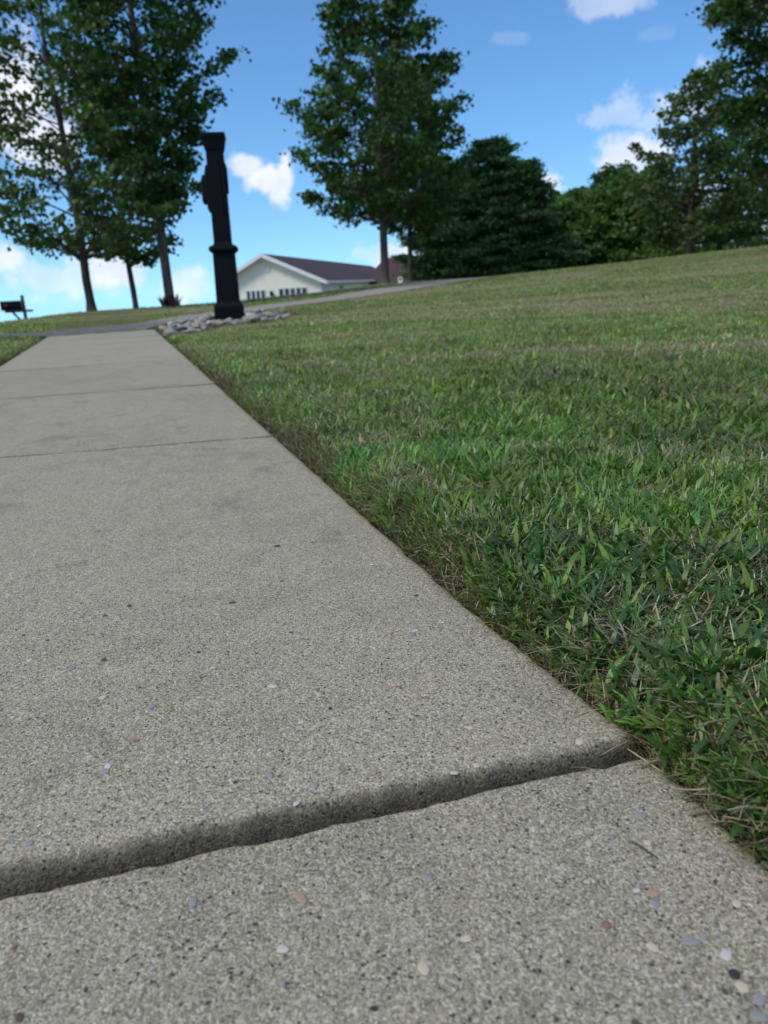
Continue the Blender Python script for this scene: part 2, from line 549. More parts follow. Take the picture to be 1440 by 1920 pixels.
far = sstep(rr, 1.2, 4.5) * 0.95
dl = np.maximum(GT, -WALK_W - GT)
dl = np.maximum(dl, GS - WALK_END)
far = far * sstep(dl, 0.02, 0.12)
ground = mesh_np('ground', np.stack([GX, GY, GZ], -1).reshape(-1, 3), Fq, M_GROUND, smooth=True,
                 attrs={'dry': dryness(GX, GY).ravel(), 'far': far.ravel()})
n_up = ground.data.polygons[len(Fq) // 2].normal.z
if n_up < 0:
    ground.data.flip_normals()
tag(ground, kind='structure')

# ------------------------------------------------------------------ asphalt path beyond the walk
near_e = [(-30, 9.9), (-12, 8.5), (-6.5, 8.15), (-4.6, 8.4), (-3.64, 8.80), (-2.68, 9.52), (-2.45, 11.0), (-2.0, 12.9), (-1.3, 14.5), (-0.33, 15.9), (0.63, 17.9), (1.7, 21.0), (3.3, 25.5), (5.5, 31), (9, 40)]
far_e = [(-30, 10.8), (-12, 9.2), (-6.7, 8.6), (-5.0, 8.85), (-4.0, 9.35), (-3.2, 10.15), (-3.1, 11.8), (-2.75, 13.6), (-2.2, 15.5), (-1.3, 17.6), (-0.25, 20.0), (0.75, 23.0), (2.0, 27.2), (4.0, 32.5), (7.5, 41)]


def resample(pl, n):
    p = np.array(pl, float)
    # Catmull-like smooth through linear interpolation on index plus blur
    u = np.linspace(0, len(p) - 1, n)
    q = np.stack([np.interp(u, np.arange(len(p)), p[:, k]) for k in (0, 1)], -1)
    for _ in range(6):
        q[1:-1] = (q[:-2] + 2 * q[1:-1] + q[2:]) / 4
    return q


PN, PF = resample(near_e, 180), resample(far_e, 180)
V = []
for k in range(180):
    for j in range(7):
        f = j / 6
        q = PN[k] * (1 - f) + PF[k] * f
        V.append((q[0], q[1], 0))
V = np.array(V)
V[:, 2] = np.maximum(height(V[:, 0], V[:, 1]), -0.002) * 0 + height(V[:, 0], V[:, 1]) + 0.012
pi_ = np.arange(180 * 7).reshape(180, 7)
Fp = np.stack([pi_[:-1, :-1], pi_[:-1, 1:], pi_[1:, 1:], pi_[1:, :-1]], -1).reshape(-1, 4)
M_ASPH, _g, _o = new_mat('worn_shaded_asphalt')
_tc = _g.n('ShaderNodeTexCoord').outputs['Object']
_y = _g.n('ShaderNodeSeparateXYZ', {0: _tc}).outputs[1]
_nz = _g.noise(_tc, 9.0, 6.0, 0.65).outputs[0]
_c = _g.mix(_g.smooth(_g.math('ADD', _y, _nz), 9.5, 13.0), (.13, .125, .12), (.29, .26, .225))  # end by the walk painted darker to stand for its shadowed edge
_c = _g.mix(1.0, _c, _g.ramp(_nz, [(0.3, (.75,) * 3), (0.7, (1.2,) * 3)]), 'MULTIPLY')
_p = _g.n('ShaderNodeBsdfPrincipled', {'Base Color': _c, 'Roughness': 0.95, 'Specular IOR Level': 0.15})
_g.t.links.new(_p.outputs[0], _o.inputs[0])
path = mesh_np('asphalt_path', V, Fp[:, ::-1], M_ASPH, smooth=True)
if path.data.polygons[0].normal.z < 0:
    path.data.flip_normals()
tag(path, kind='structure')
PATH_POLY = np.concatenate([PN, PF[::-1]])


def in_poly(x, y, poly):
    x = np.asarray(x); y = np.asarray(y)
    c = np.zeros(x.shape, bool)
    n = len(poly)
    for i in range(n):
        x0, y0 = poly[i]; x1, y1 = poly[(i + 1) % n]
        if y0 == y1:
            continue
        c ^= ((y0 > y) != (y1 > y)) & (x < (x1 - x0) * (y - y0) / (y1 - y0) + x0)
    return c


BED = [(-2.52, 9.3), (-2.08, 7.8), (-1.84, 8.1), (-1.9, 9.0), (-1.6, 9.35), (-1.3, 9.55), (-1.12, 10.1), (-1.15, 10.8), (-1.35, 11.4), (-1.75, 11.7), (-2.3, 10.9)]

# ------------------------------------------------------------------ sidewalk: gravel bed with slabs
def side_lines(L, fine, edge_d):
    e = np.array(edge_d)
    inner = np.arange(e[-1] + fine, L - e[-1] - fine * 0.5, fine)
    return np.concatenate([e, inner, (L - e)[::-1]])


bedm = MB()
a = [xy(-3.6, -0.03), xy(-3.6, -WALK_W + 0.03), xy(WALK_END - .03, -WALK_W + 0.03), xy(WALK_END - .03, -0.03)]
bedm.add([(p[0], p[1], -0.045) for p in a] + [(p[0], p[1], -0.10) for p in a], [(0, 3, 2, 1), (4, 5, 6, 7), (0, 1, 5, 4), (1, 2, 6, 5), (2, 3, 7, 6), (3, 0, 4, 7)])
walk = bedm.build('sidewalk', M_GRAVEL)
tag(walk, kind='structure')


def make_slab(s0r, k0, s1r, k1, zc, fine, r_edge, gap, rnear, rfar, amp, seed):  # noqa
    """s0r/s1r: joint position at the right edge, k: ds/dt of the joint; zc: z at near-right, near-left, far-right, far-left"""
    L = s1r - s0r
    ed = [0, .0015, .0035, .006, .009, .0125, .017, .023]
    tl = -side_lines(WALK_W, fine, ed)
    vl = side_lines(L, fine, ed) / L
    Tm, Vm = np.meshgrid(tl, vl, indexing='ij')
    sn = s0r + k0 * Tm + gap / 2; sf = s1r + k1 * Tm - gap / 2
    # ragged arrises
    Tn = Tm * 1.0
    S = sn * (1 - Vm) + sf * Vm
    wr = (fbm(S * 40, S * 0 + seed, seed, 4) - .5)
    d_side = np.minimum(-Tm, WALK_W + Tm)
    T = Tm + np.where(-Tm < WALK_W / 2, 1, -1) * wr * 0.010 * np.exp(-d_side / 0.02)
    jn = (fbm(Tm * 45, Tm * 0 + 2.2, seed + 3, 5) - .5) * 0.010
    jf = (fbm(Tm * 60, Tm * 0 + 7.2, seed + 8, 5) - .5) * 0.010
    dn = Vm * L; df = (1 - Vm) * L
    S = S + jn * np.exp(-dn / 0.02) - jf * np.exp(-df / 0.02)

    def rnd_drop(d, R):
        q = np.clip((R - d) / R, 0, 1)
        return R * (1 - np.sqrt(np.clip(1 - q * q, 0, 1)))
    z = -(rnd_drop(d_side, r_edge) + rnd_drop(dn, rnear) + rnd_drop(df, rfar))
    z = np.maximum(z, -max(rnear, r_edge, rfar) * 1.3)
    f = -Tm / WALK_W
    base = (zc[0] * (1 - f) + zc[1] * f) * (1 - Vm) + (zc[2] * (1 - f) + zc[3] * f) * Vm
    chip = np.clip(fbm(Tm * 24, Tm * 0 + 4.4, seed + 6, 4) - .58, 0, None) * (.05 if seed == 23 else .012)
    z = z - chip * np.exp(-(np.minimum(dn, df) / .010) ** 2)
    T = T + np.where(-Tm < WALK_W / 2, 0.019 * np.exp(-(S / .22) ** 2) * np.clip(1 + Tm / .5, 0, 1), 0)
    X, Y = xy(S, T)
    z = z + base + amp * (fbm(X * 220, Y * 220, seed, 3) - .5) + 0.0022 * (fbm(X * 9, Y * 9, seed + 1, 3) - .5)
    n0, n1 = X.shape
    Vt = np.stack([X, Y, z], -1).reshape(-1, 3)
    ii = np.arange(n0 * n1).reshape(n0, n1)
    F = np.stack([ii[:-1, :-1], ii[:-1, 1:], ii[1:, 1:], ii[1:, :-1]], -1).reshape(-1, 4)
    # sides down
    ring = np.concatenate([ii[0, :-1], ii[:-1, -1], ii[-1, ::-1][:-1], ii[::-1, 0][:-1]])
    low = Vt[ring].copy(); low[:, 2] = -0.10
    base_i = len(Vt)
    Vt = np.concatenate([Vt, low])
    m_ = len(ring)
    lo = base_i + np.arange(m_)
    Fs = np.stack([ring, np.roll(ring, -1), np.roll(lo, -1), lo], -1)
    F = np.concatenate([F, Fs[:, ::-1]])
    edge = np.concatenate([d_side.ravel(), np.zeros(m_)])
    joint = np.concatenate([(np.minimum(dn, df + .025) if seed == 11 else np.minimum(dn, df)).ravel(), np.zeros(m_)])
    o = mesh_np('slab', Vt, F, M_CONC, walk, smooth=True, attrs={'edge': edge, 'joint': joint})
    if o.data.polygons[10].normal.z < 0:
        o.data.flip_normals()
    return o


K = [-0.05, -0.072, -0.158, -0.139, -0.06, 0.0, 0.06, 0.18]
JS = [-1.75, 0.022, 1.72, 3.155, 4.70, 6.25, 7.80, WALK_END]
slab0 = make_slab(-3.5, -0.05, JS[0], K[0], (-0.01, -0.012, -0.012, -0.018), 0.06, .012, .006, .008, .008, 0.0, 3)
slabN = make_slab(JS[0], K[0], JS[1], K[1], (-0.008, -0.010, -0.006, -0.013), 0.0085, .012, .013, .008, .0035, 0.0011, 11)
slabF = make_slab(JS[1], K[1], JS[2], K[2], (0.003, 0.008, 0.0, 0.0), 0.0085, .013, .011, .011, .008, 0.0011, 23)
for i in range(2, 7):
    z1 = rnd.uniform(-.003, .002); z2 = rnd.uniform(-.003, .002)
    make_slab(JS[i], K[i], JS[i + 1], K[i + 1], (z1, z2, z1, z2), 0.03, .012, .005, .008, .008, 0.0, 31 + i)

# exposed pebbles in the slab surface: x, y, half length, half width, z, colour
def pebble_mesh(seed):
    r = random.Random(seed)
    n = 9
    v = []
    ang = [2 * pi * k / n + r.uniform(-.2, .2) for k in range(n)]
    rad = [r.uniform(.78, 1.12) for _ in range(n)]
    for (f, z) in ((1.0, -0.3), (0.96, 0.55), (0.6, 0.95)):
        v += [(cos(a_) * q * f, sin(a_) * q * f, z + r.uniform(-.06, .06)) for a_, q in zip(ang, rad)]
    v.append((0, 0, 1.05))
    fs = []
    for k in range(2):
        for i in range(n):
            j = (i + 1) % n
            fs.append((k * n + i, k * n + j, (k + 1) * n + j, (k + 1) * n + i))
    for i in range(n):
        fs.append((2 * n + i, 2 * n + (i + 1) % n, 3 * n))
    return v, fs


PEB_COL = {'dark': (.035, .036, .042), 'brown': (.10, .07, .055), 'white': (.50, .48, .44), 'cream': (.50, .44, .34), 'blue': (.255, .258, .25),
           'orange': (.36, .25, .17), 'red': (.25, .13, .11), 'grey': (.26, .26, .27), 'tan': (.36, .30, .22), 'violet': (.25, .235, .235)}
PEB_MAT = {k: simple('pebble_' + k, c, 0.8, 0.22, 300.0, 0.3, 700.0, 0.35) for k, c in PEB_COL.items()}
PEBBLES = [
    (-0.1824, 1.2056, 0.005, 0.0037, 'dark'), (0.0385, 0.9687, 0.0033, 0.0025, 'dark'), (-0.3431, 0.8186, 0.0038, 0.0029, 'brown'), (-0.2314, 0.8273,
    0.003, 0.0023, 'dark'), (-0.4361, 0.8818, 0.0023, 0.0017, 'dark'), (-0.4746, 0.8996, 0.0023, 0.0017, 'dark'), (-0.3863, 0.9497, 0.0039, 0.0029,
    'brown'), (-0.531, 1.3419, 0.0026, 0.002, 'dark'), (-0.0648, 0.6855, 0.0026, 0.0019, 'dark'), (-0.106, 0.6138, 0.0016, 0.0012, 'dark'), (-0.3071,
    1.1327, 0.0022, 0.0016, 'dark'), (-0.1729, 1.0299, 0.002, 0.0015, 'dark'), (0.1238, 0.6816, 0.0014, 0.0011, 'dark'), (-0.4354, 0.9964, 0.0021, 0.0015,
    'dark'), (-0.156, 1.0462, 0.0032, 0.0024, 'brown'), (-0.2056, 0.7854, 0.0032, 0.0024, 'cream'), (-0.1537, 0.768, 0.0025, 0.0019, 'cream'), (-0.4241,
    0.8445, 0.0022, 0.0016, 'white'), (-0.0928, 0.6616, 0.0033, 0.0025, 'white'), (-0.0173, 0.643, 0.0027, 0.002, 'blue'), (-0.0722, 0.5621, 0.0045,
    0.0034, 'grey'), (-0.2964, 0.5256, 0.0023, 0.0017, 'white'), (-0.2834, 0.5153, 0.0018, 0.0013, 'white'), (-0.3261, 0.5374, 0.0021, 0.0016, 'red'),
    (-0.2467, 0.5221, 0.0015, 0.0011, 'orange'), (-0.2961, 0.4874, 0.003, 0.0022, 'orange'), (-0.1642, 0.5357, 0.002, 0.0015, 'white'), (-0.1922, 0.5676,
    0.0013, 0.001, 'white'), (-0.1628, 0.5194, 0.0022, 0.0016, 'blue'), (-0.2339, 0.5482, 0.001, 0.0008, 'white'), (0.1071, 0.5052, 0.0026, 0.0019,
    'white'), (0.147, 0.4872, 0.0035, 0.0026, 'cream'), (0.1655, 0.4937, 0.0033, 0.0025, 'blue'), (0.0745, 0.4727, 0.0018, 0.0013, 'white'), (0.0615,
    0.4418, 0.0015, 0.0011, 'white'), (0.116, 0.4479, 0.002, 0.0015, 'orange'), (0.1526, 0.4752, 0.0016, 0.0012, 'grey'), (0.1978, 0.4866, 0.0014, 0.0011,
    'tan'), (0.0803, 0.4391, 0.0017, 0.0013, 'red'), (0.2322, 0.4221, 0.0041, 0.003, 'cream'), (0.1962, 0.4182, 0.0024, 0.0018, 'violet'), (0.1923,
    0.4057, 0.0017, 0.0013, 'red'), (0.1983, 0.397, 0.0032, 0.0024, 'blue'), (0.1624, 0.3906, 0.0042, 0.0031, 'cream'), (0.11, 0.4152, 0.0021, 0.0016,
    'tan'), (0.2484, 0.447, 0.0021, 0.0016, 'violet'), (0.1047, 0.3832, 0.0018, 0.0014, 'dark'), (0.0851, 0.3771, 0.0016, 0.0012, 'dark'), (0.1344,
    0.3382, 0.0033, 0.0025, 'brown'), (0.1943, 0.3561, 0.0025, 0.0019, 'brown'), (0.2073, 0.3394, 0.0049, 0.0037, 'blue'), (0.1471, 0.376, 0.0021, 0.0015,
    'white'), (-0.0809, 0.379, 0.0032, 0.0024, 'blue'), (-0.1056, 0.4103, 0.0015, 0.0011, 'white'), (-0.1254, 0.411, 0.0015, 0.0011, 'white'), (-0.0913,
    0.4147, 0.0013, 0.0009, 'white'), (-0.1535, 0.389, 0.0021, 0.0016, 'brown'), (-0.0211, 0.357, 0.0025, 0.0019, 'dark'), (-0.0359, 0.4232, 0.0015,
    0.0011, 'white'), (-0.2704, 0.4409, 0.0028, 0.0021, 'white'), (-0.0508, 0.4227, 0.0021, 0.0016, 'blue'), (-0.0435, 0.427, 0.0019, 0.0014, 'blue'),
    (-0.1042, 0.4596, 0.002, 0.0015, 'white'), (0.358, 0.7636, 0.0017, 0.0012, 'dark'), (0.236, 0.4869, 0.0014, 0.0011, 'white'), (-0.0112, 0.4588, 0.002,
    0.0015, 'tan'), (-0.2709, 0.4169, 0.0025, 0.0019, 'red'), (0.0532, 0.3512, 0.0019, 0.0015, 'tan'), (-0.1547, 0.3552, 0.0018, 0.0014, 'orange'),
    (0.029, 0.3671, 0.0016, 0.0012, 'white'), (-0.2046, 0.3762, 0.0017, 0.0013, 'grey')]
_pm = {}
def add_pebble(x, y, a, b, colr, rot, sd):
    s, t = st(x, y)
    if t > -0.03 or t < -WALK_W + .03:
        return
    par = slabN if s < K[1] * t else slabF
    s0 = abs(s - K[1] * t)
    if s0 < 0.03:
        return
    f = -t / WALK_W
    if par is slabN:
        vv = (s - JS[0]) / (JS[1] - JS[0])
        zb = (-0.008 * (1 - f) - 0.010 * f) * (1 - vv) + (-0.006 * (1 - f) - 0.013 * f) * vv
    else:
        vv = (s - JS[1]) / (JS[2] - JS[1])
        zb = (0.003 * (1 - f) + 0.008 * f) * (1 - vv)
    zb += 0.0022 * float(fbm(x * 9, y * 9, (12 if par is slabN else 24), 3) - .5)
    key = (colr, sd % 5)
    if key not in _pm:
        v, fs = pebble_mesh(sd % 5)
        me = bpy.data.meshes.new('pebble')
        me.from_pydata(v, [], fs)
        me.materials.append(PEB_MAT[colr])
        for p in me.polygons:
            p.use_smooth = True
        _pm[key] = me
    o = bpy.data.objects.new('pebble', _pm[key])
    o.location = (x, y, zb + 0.0007)
    a *= 1.08; b *= 1.0
    o.scale = (a, b, min(a, b) * 0.2)
    o.rotation_euler = (0, 0, rot)
    link(o, par)


for i, (x, y, a, b, colr) in enumerate(PEBBLES):
    add_pebble(x, y, a, b, colr, rnd.uniform(0, pi), i)
# many smaller ones, scattered
cols = ['dark', 'white', 'cream', 'blue', 'orange', 'grey', 'tan', 'red', 'violet', 'brown', 'grey', 'white', 'grey', 'tan']
for i in range(170):
    x = rnd.uniform(-0.75, 0.30); y = rnd.uniform(0.30, 1.5)
    if rnd.random() < 0.55:
        y = rnd.uniform(0.30, 0.85)
    q = rnd.uniform(0.0014, 0.0040)
    add_pebble(x, y, q * rnd.uniform(1, 1.6), q, rnd.choice(cols), rnd.uniform(0, pi), i)


# ------------------------------------------------------------------ grass
def blades(root, phi, L, w, th0, dth, S, twist=None, prof=None, tint=None, zmin=None):
    N = len(root)
    d = np.stack([np.sin(phi), np.cos(phi), np.zeros(N)], -1)
    tw = phi + np.pi / 2 + (twist if twist is not None else 0)
    wd = np.stack([np.sin(tw), np.cos(tw), np.zeros(N)], -1)
    prof = prof or [0.75, 1.0, 0.8, 0.15]
    P = root.copy()
    lev = []
    for k in range(S + 1):
        f = k / S
        wk = np.interp(f, np.linspace(0, 1, len(prof)), prof)
        off = wd * (w * wk * 0.5)[:, None]
        lev.append(P - off); lev.append(P + off)
        th = th0 + dth * f
        step = d * np.sin(th)[:, None] + np.array([0, 0, 1.0]) * np.cos(th)[:, None]
        P = P + step * (L / S)[:, None]
    V = np.stack(lev, 1)                    # N, 2(S+1), 3
    if zmin is not None:
        V[:, :, 2] = np.maximum(V[:, :, 2], zmin[:, None] + np.linspace(0, .002, V.shape[1])[None, :])
    nv = 2 * (S + 1)
    b = (np.arange(N) * nv)[:, None]
    F = np.concatenate([np.stack([b[:, 0] + 2 * k, b[:, 0] + 2 * k + 1, b[:, 0] + 2 * k + 3, b[:, 0] + 2 * k + 2], -1) for k in range(S)])
    T = np.repeat(tint, nv, axis=0)
    return V.reshape(-1, 3), F, T


def merge(parts):
    Vs, Fs, Ts = [], [], []
    b = 0
    for v, f, t in parts:
        Vs.append(v); Fs.append(f + b); Ts.append(t)
        b += len(v)
    return np.concatenate(Vs), np.concatenate(Fs), np.concatenate(Ts)


def lawn_pts(n, r0, r1, az0=-44, az1=46, power=0.0):
    """points in the visible part of the lawn between radii; power biases the density towards the camera"""
    u = rng.random(n)
    e = 2 - power
    r = (r0 ** e + u * (r1 ** e - r0 ** e)) ** (1 / e)
    a_ = np.radians(rng.uniform(az0, az1, n))
    x, y = r * np.sin(a_), r * np.cos(a_)
    s, t = st(x, y)
    ok = (t > 0.004 + 0.02 * np.exp(-(s / .22) ** 2)) | (t < -WALK_W - 0.004) | (s > WALK_END + .02)
    ok &= ~in_poly(x, y, BED)
    if r1 > 7:
        ok &= ~in_poly(x, y, PATH_POLY)
    x, y, t, r = x[ok], y[ok], t[ok], r[ok]
    # clumped growth
    den = fbm(x * 26, y * 26, 71, 3)
    keep = rng.random(len(x)) < np.clip(sstep(den, 0.25, 0.6) * 0.9 + 0.18 + (r > 4) * 0.5, 0, 1)
    return x[keep], y[keep], t[keep], r[keep]


def green_tint(x, y, n, dry, lo=0.0):
    pal = np.array([[.040, .085, .020], [.058, .112, .028], [.078, .130, .034], [.050, .098, .036], [.072, .118, .054], [.098, .134, .040]])
    c = pal[rng.integers(0, len(pal), n)] * np.array([.86, 1.08, .86])
    patch = fbm(x * 4.5, y * 4.5, 55, 3)[:, None]
    c = c * (1.65 + 0.45 * sstep(np.hypot(x, y), 1.5, 6.0))[:, None] * np.array([1.34, 1.16, .80]) * (0.35 + 1.3 * patch) * rng.uniform(.6, 1.4, (n, 1))
    straw = np.array([.44, .40, .25]) * rng.uniform(.6, 1.3, (n, 1))
    warm = sstep(np.hypot(x, y), 1.3, 4.0)[:, None]
    c = c * (1 + warm * np.array([.22, -.04, .16]))
    m_ = (rng.random(n) < dry * 0.80 + lo + 0.06 * warm[:, 0])[:, None]
    return np.where(m_, straw * (1 + 0 * c), c)


parts_g, parts_s = [], []

def zone(n, r0, r1, power, S, Lr, wr, strawfrac, az=(-44, 46), flop=1.0):
    x, y, t, r = lawn_pts(n, r0, r1, az[0], az[1], power)
    N = len(x)
    z = height(x, y)
    dry = dryness(x, y)
    d_e = np.where(t > -WALK_W / 2, t, -WALK_W - t)
    edge = np.clip(sstep(d_e, 0.0, 0.028), 0, 1)
    L = (0.55 + 0.9 * fbm(x * 9, y * 9, 91, 2)) * rng.uniform(*Lr, N) * (0.45 + 0.55 * edge) * (1 - 0.25 * dry)
    w = rng.uniform(*wr, N)
    wide = rng.random(N) < 0.16
    w = np.where(wide & (r < 6), w * 1.9, w)
    fine = rng.random(N) < 0.34
    fine_src = None
    w = np.where(fine, w * 0.4, w); L = np.where(fine, L * 1.15, L)
    phi = rng.uniform(0, 2 * np.pi, N)
    # lean tendencies vary over the lawn (mower and wind)
    phi = phi + 1.2 * (fbm(x * 5, y * 5, 81, 2) - .5)
    th0 = np.abs(rng.normal(0.30, 0.30, N)) * flop
    dth = rng.uniform(0.1, 1.35, N) * flop
    tint = green_tint(x, y, N, dry, 0.05)
    w = np.where((tint[:, 0] > tint[:, 1]), w * 0.5, w)
    blu = (fbm(x * 12, y * 12, 57, 2) > .6)[:, None] & (tint[:, 1:2] > tint[:, 0:1])
    tint = np.where(blu, tint * np.array([.80, .95, 1.45]), tint)
    # brown thatch close to the walk
    br = (rng.random(N) < 0.70 * (1 - sstep(d_e, 0.006, 0.034)))[:, None]
    brown = np.array([.15, .11, .066]) * rng.uniform(.4, 1.9, (N, 1))
    tint = np.where(br, brown, tint)
    w = np.where(br[:, 0], w * 0.45, w)
    phi = np.where(br[:, 0] & (rng.random(N) < .5), np.arctan2(-NV[0], -NV[1]) + rng.normal(0, .7, N), phi)
    root = np.stack([x, y, z - 0.002], -1)
    parts_g.append(blades(root, phi, L, w, th0, dth, S, rng.normal(0, .5, N), [.7, 1.0, .95, .45] if r1 < 3 else [.8, 1, .4], tint, z + .001))
    # straw and clippings lying on and in the sward
    ns_ = int(N * strawfrac)
    if ns_:
        wgt = 0.08 + sstep(fbm(x * 6.5, y * 6.5, 131, 3), .46, .68) * 1.6 + dry * .7
        k = rng.choice(N, ns_, p=wgt / wgt.sum())
        xs, ys, ts = x[k] + rng.normal(0, .01, ns_), y[k] + rng.normal(0, .01, ns_), t[k]
        ok = (ts > 0.01) | (ts < -WALK_W - .01)
        xs, ys, ts = xs[ok], ys[ok], ts[ok]
        ns_ = len(xs)
        if ns_ == 0:
            return
        zs = height(xs, ys) + rng.uniform(0.0, 1.0, ns_) ** 0.6 * np.mean(Lr) * 0.62 * sstep(np.where(ts > -.6, ts, -WALK_W - ts), 0, .08)
        pal = np.array([[.42, .37, .24], [.50, .45, .31], [.28, .22, .14], [.36, .34, .20], [.18, .13, .085], [.24, .29, .15]])
        tn = pal[rng.integers(0, len(pal), ns_)] * rng.uniform(.5, 1.1, (ns_, 1))
        parts_s.append(blades(np.stack([xs, ys, zs], -1), rng.uniform(0, 2 * np.pi, ns_), rng.uniform(Lr[0] * .5, Lr[1] * 1.1, ns_),
                              rng.uniform(wr[0] * .25, wr[1] * .42, ns_), rng.uniform(1.0, 1.7, ns_), rng.normal(0, .5, ns_), 3 if r1 < 3 else 2,
                              rng.normal(0, .5, ns_), [.8, 1, .6], tn, zs * 0 + height(xs, ys)))


zone(120000, 0.45, 1.7, 0.0, 4, (.020, .050), (.0020, .0056), 0.50, (-4, 66), 1.2)
zone(150000, 1.7, 3.4, 0.3, 3, (.014, .038), (.0022, .0056), 0.60, (-48, 50), 1.25)
zone(110000, 3.4, 8.0, 0.6, 2, (.018, .038), (.004, .009), 0.40, flop=1.3)
zone(90000, 8.0, 18.0, 0.8, 2, (.020, .038), (.010, .022), 0.25, flop=1.3)
zone(50000, 18.0, 38.0, 0.8, 1, (.022, .040), (.03, .07), 0.2, flop=1.2)

# broad crabgrass leaves close to the camera
n = 15000
x, y, t, r = lawn_pts(n, 0.5, 3.2, 4, 60, 0.8)
ok = t > .025
x, y, t = x[ok], y[ok], t[ok]
N = len(x)
z = height(x, y)
tint = green_tint(x, y, N, np.zeros(N)) * .74
tint = np.where((tint[:, 0] > tint[:, 1])[:, None], np.array([.08, .15, .05]), tint)
parts_g.append(blades(np.stack([x, y, z + rng.uniform(.008, .026, N)], -1), rng.uniform(0, 2 * np.pi, N), rng.uniform(.024, .050, N), rng.uniform(.005, .0095, N),
                      rng.uniform(.35, 1.1, N), rng.uniform(.3, 1.1, N), 5, rng.normal(0, .35, N), [.45, .9, 1.0, .85, .5, .06], tint, z))
n = 9000
x, y, t, r = lawn_pts(n, 0.45, 1.05, 8, 66, 0.0)
k = (t > .018)
x, y, t = x[k], y[k], t[k]
N = len(x)
z = height(x, y)
tint = np.array([[.048, .120, .030], [.062, .140, .034], [.040, .100, .030], [.080, .160, .040]])[rng.integers(0, 4, N)] * rng.uniform(.6, 1.3, (N, 1))
parts_g.append(blades(np.stack([x, y, z + rng.uniform(.004, .028, N)], -1), rng.uniform(0, 2 * np.pi, N), rng.uniform(.020, .042, N), rng.uniform(.0040, .0085, N),
                      rng.uniform(.3, 1.2, N), rng.uniform(.3, 1.2, N), 5, rng.normal(0, .35, N), [.45, .9, 1.0, .85, .5, .06], tint, z))
V, F, T = merge(parts_g)
grass = mesh_np('grass', V, F, M_BLADE, smooth=True, attrs={'tint': T})
tag(grass, 'mown green lawn grass with broad and narrow blades beside the concrete walk', 'grass', kind='stuff')
V, F, T = merge(parts_s)
straw = mesh_np('dry_clippings', V, F, M_STRAW, smooth=True, attrs={'tint': T})
tag(straw, 'dry tan straw and mower clippings lying in the green lawn', 'clippings', kind='stuff')

# thatch and roots hanging on the cut edge of the turf
n = 26000
sE = rng.uniform(-1.0, 4.0, n) ** 1.0
sE = np.where(rng.random(n) < .6, rng.uniform(-.6, 1.7, n), sE)
tE = .003 + .06 * rng.uniform(0, 1, n) ** 1.4
x, y = xy(sE, tE)
z = height(x, y) + rng.uniform(0, .012, n) * sstep(tE, 0, .05)
pal = np.array([[.21, .15, .09], [.13, .09, .055], [.32, .25, .16], [.08, .056, .036], [.40, .33, .21], [.11, .15, .055], [.09, .14, .045]])
tn = pal[rng.integers(0, len(pal), n)] * rng.uniform(.5, 1.2, (n, 1))
ph = np.where(rng.random(n) < .45, np.arctan2(-NV[0], -NV[1]) + rng.normal(0, .8, n), rng.uniform(0, 2 * np.pi, n))
V, F, T = blades(np.stack([x, y, z], -1), ph, rng.uniform(.008, .034, n), rng.uniform(.0005, .0017, n), rng.uniform(.4, 1.8, n), rng.normal(0, .8, n), 3,
                 rng.normal(0, .6, n), [.8, 1, .6], tn, height(x, y))
th = mesh_np('turf_thatch', V, F, M_STRAW, smooth=True, attrs={'tint': T})
tag(th, 'brown dead thatch and roots along the cut edge of the turf', 'thatch', kind='stuff')

# coarse crabgrass tufts whose single leaves can be told apart
def tuft(x, y, n, L, w, lab, seed, col):
    r = np.random.default_rng(seed)
    z = float(height(x, y))
    t = thing('crabgrass_tuft', lab, 'weed', (x, y, z))
    for k in range(n):
        a_ = 2 * np.pi * (k + r.uniform(-.3, .3)) / n
        c = np.array(col) * r.uniform(.8, 1.25)
        V, F, T = blades(np.array([[0.004 * np.sin(a_), 0.004 * np.cos(a_), .012]]), np.array([a_]), np.array([L * r.uniform(.7, 1.15)]), np.array([w * r.uniform(.8, 1.15)]),
                         np.array([r.uniform(.25, .65)]), np.array([r.uniform(.5, 1.1)]), 7, np.array([r.uniform(-.3, .3)]), [.5, .85, 1, .95, .7, .35, .03], c[None, :])
        # a shallow keel along the midrib
        mid = V.reshape(-1, 2, 3).mean(1)
        mid[:, 2] -= .0007
        S_ = len(mid)
        VV = np.concatenate([V, mid]); b = len(V)
        FF = []
        for q in range(S_ - 1):
            FF += [(2 * q, b + q, b + q + 1, 2 * q + 2), (b + q, 2 * q + 1, 2 * q + 3, b + q + 1)]
        mesh_np('leaf', VV, np.array(FF), M_BLADE, t, smooth=False, attrs={'tint': np.repeat(c[None, :], len(VV), 0)})


tuft(.300, .640, 6, .050, .0105, 'broad bladed crabgrass tuft closest to the camera, right of the slab corner', 901, (.060, .150, .036))
tuft(.352, .668, 7, .046, .0095, 'dark broad crabgrass tuft at the lower right edge of the lawn', 902, (.042, .115, .034))
tuft(.312, .776, 6, .044, .0080, 'bright crabgrass tuft a hand above the nearest one', 903, (.080, .170, .046))
tuft(.206, .830, 5, .052, .0070, 'long thin crabgrass tuft leaning over the brown turf edge', 904, (.090, .160, .066))
tuft(.128, 1.120, 6, .042, .0078, 'green crabgrass tuft at the turf edge beside the middle of the second slab', 905, (.060, .140, .046))
tuft(.380, 1.524, 7, .050, .0085, 'flat spreading crabgrass tuft next to the dry patch', 906, (.085, .180, .050))
tuft(.494, 1.088, 6, .046, .0080, 'crabgrass tuft with upright blades at the right side of the near lawn', 907, (.066, .150, .052))
tuft(.240, 1.020, 6, .038, .0070, 'small pale crabgrass tuft between the turf edge and the flat spreading one', 908, (.105, .180, .080))
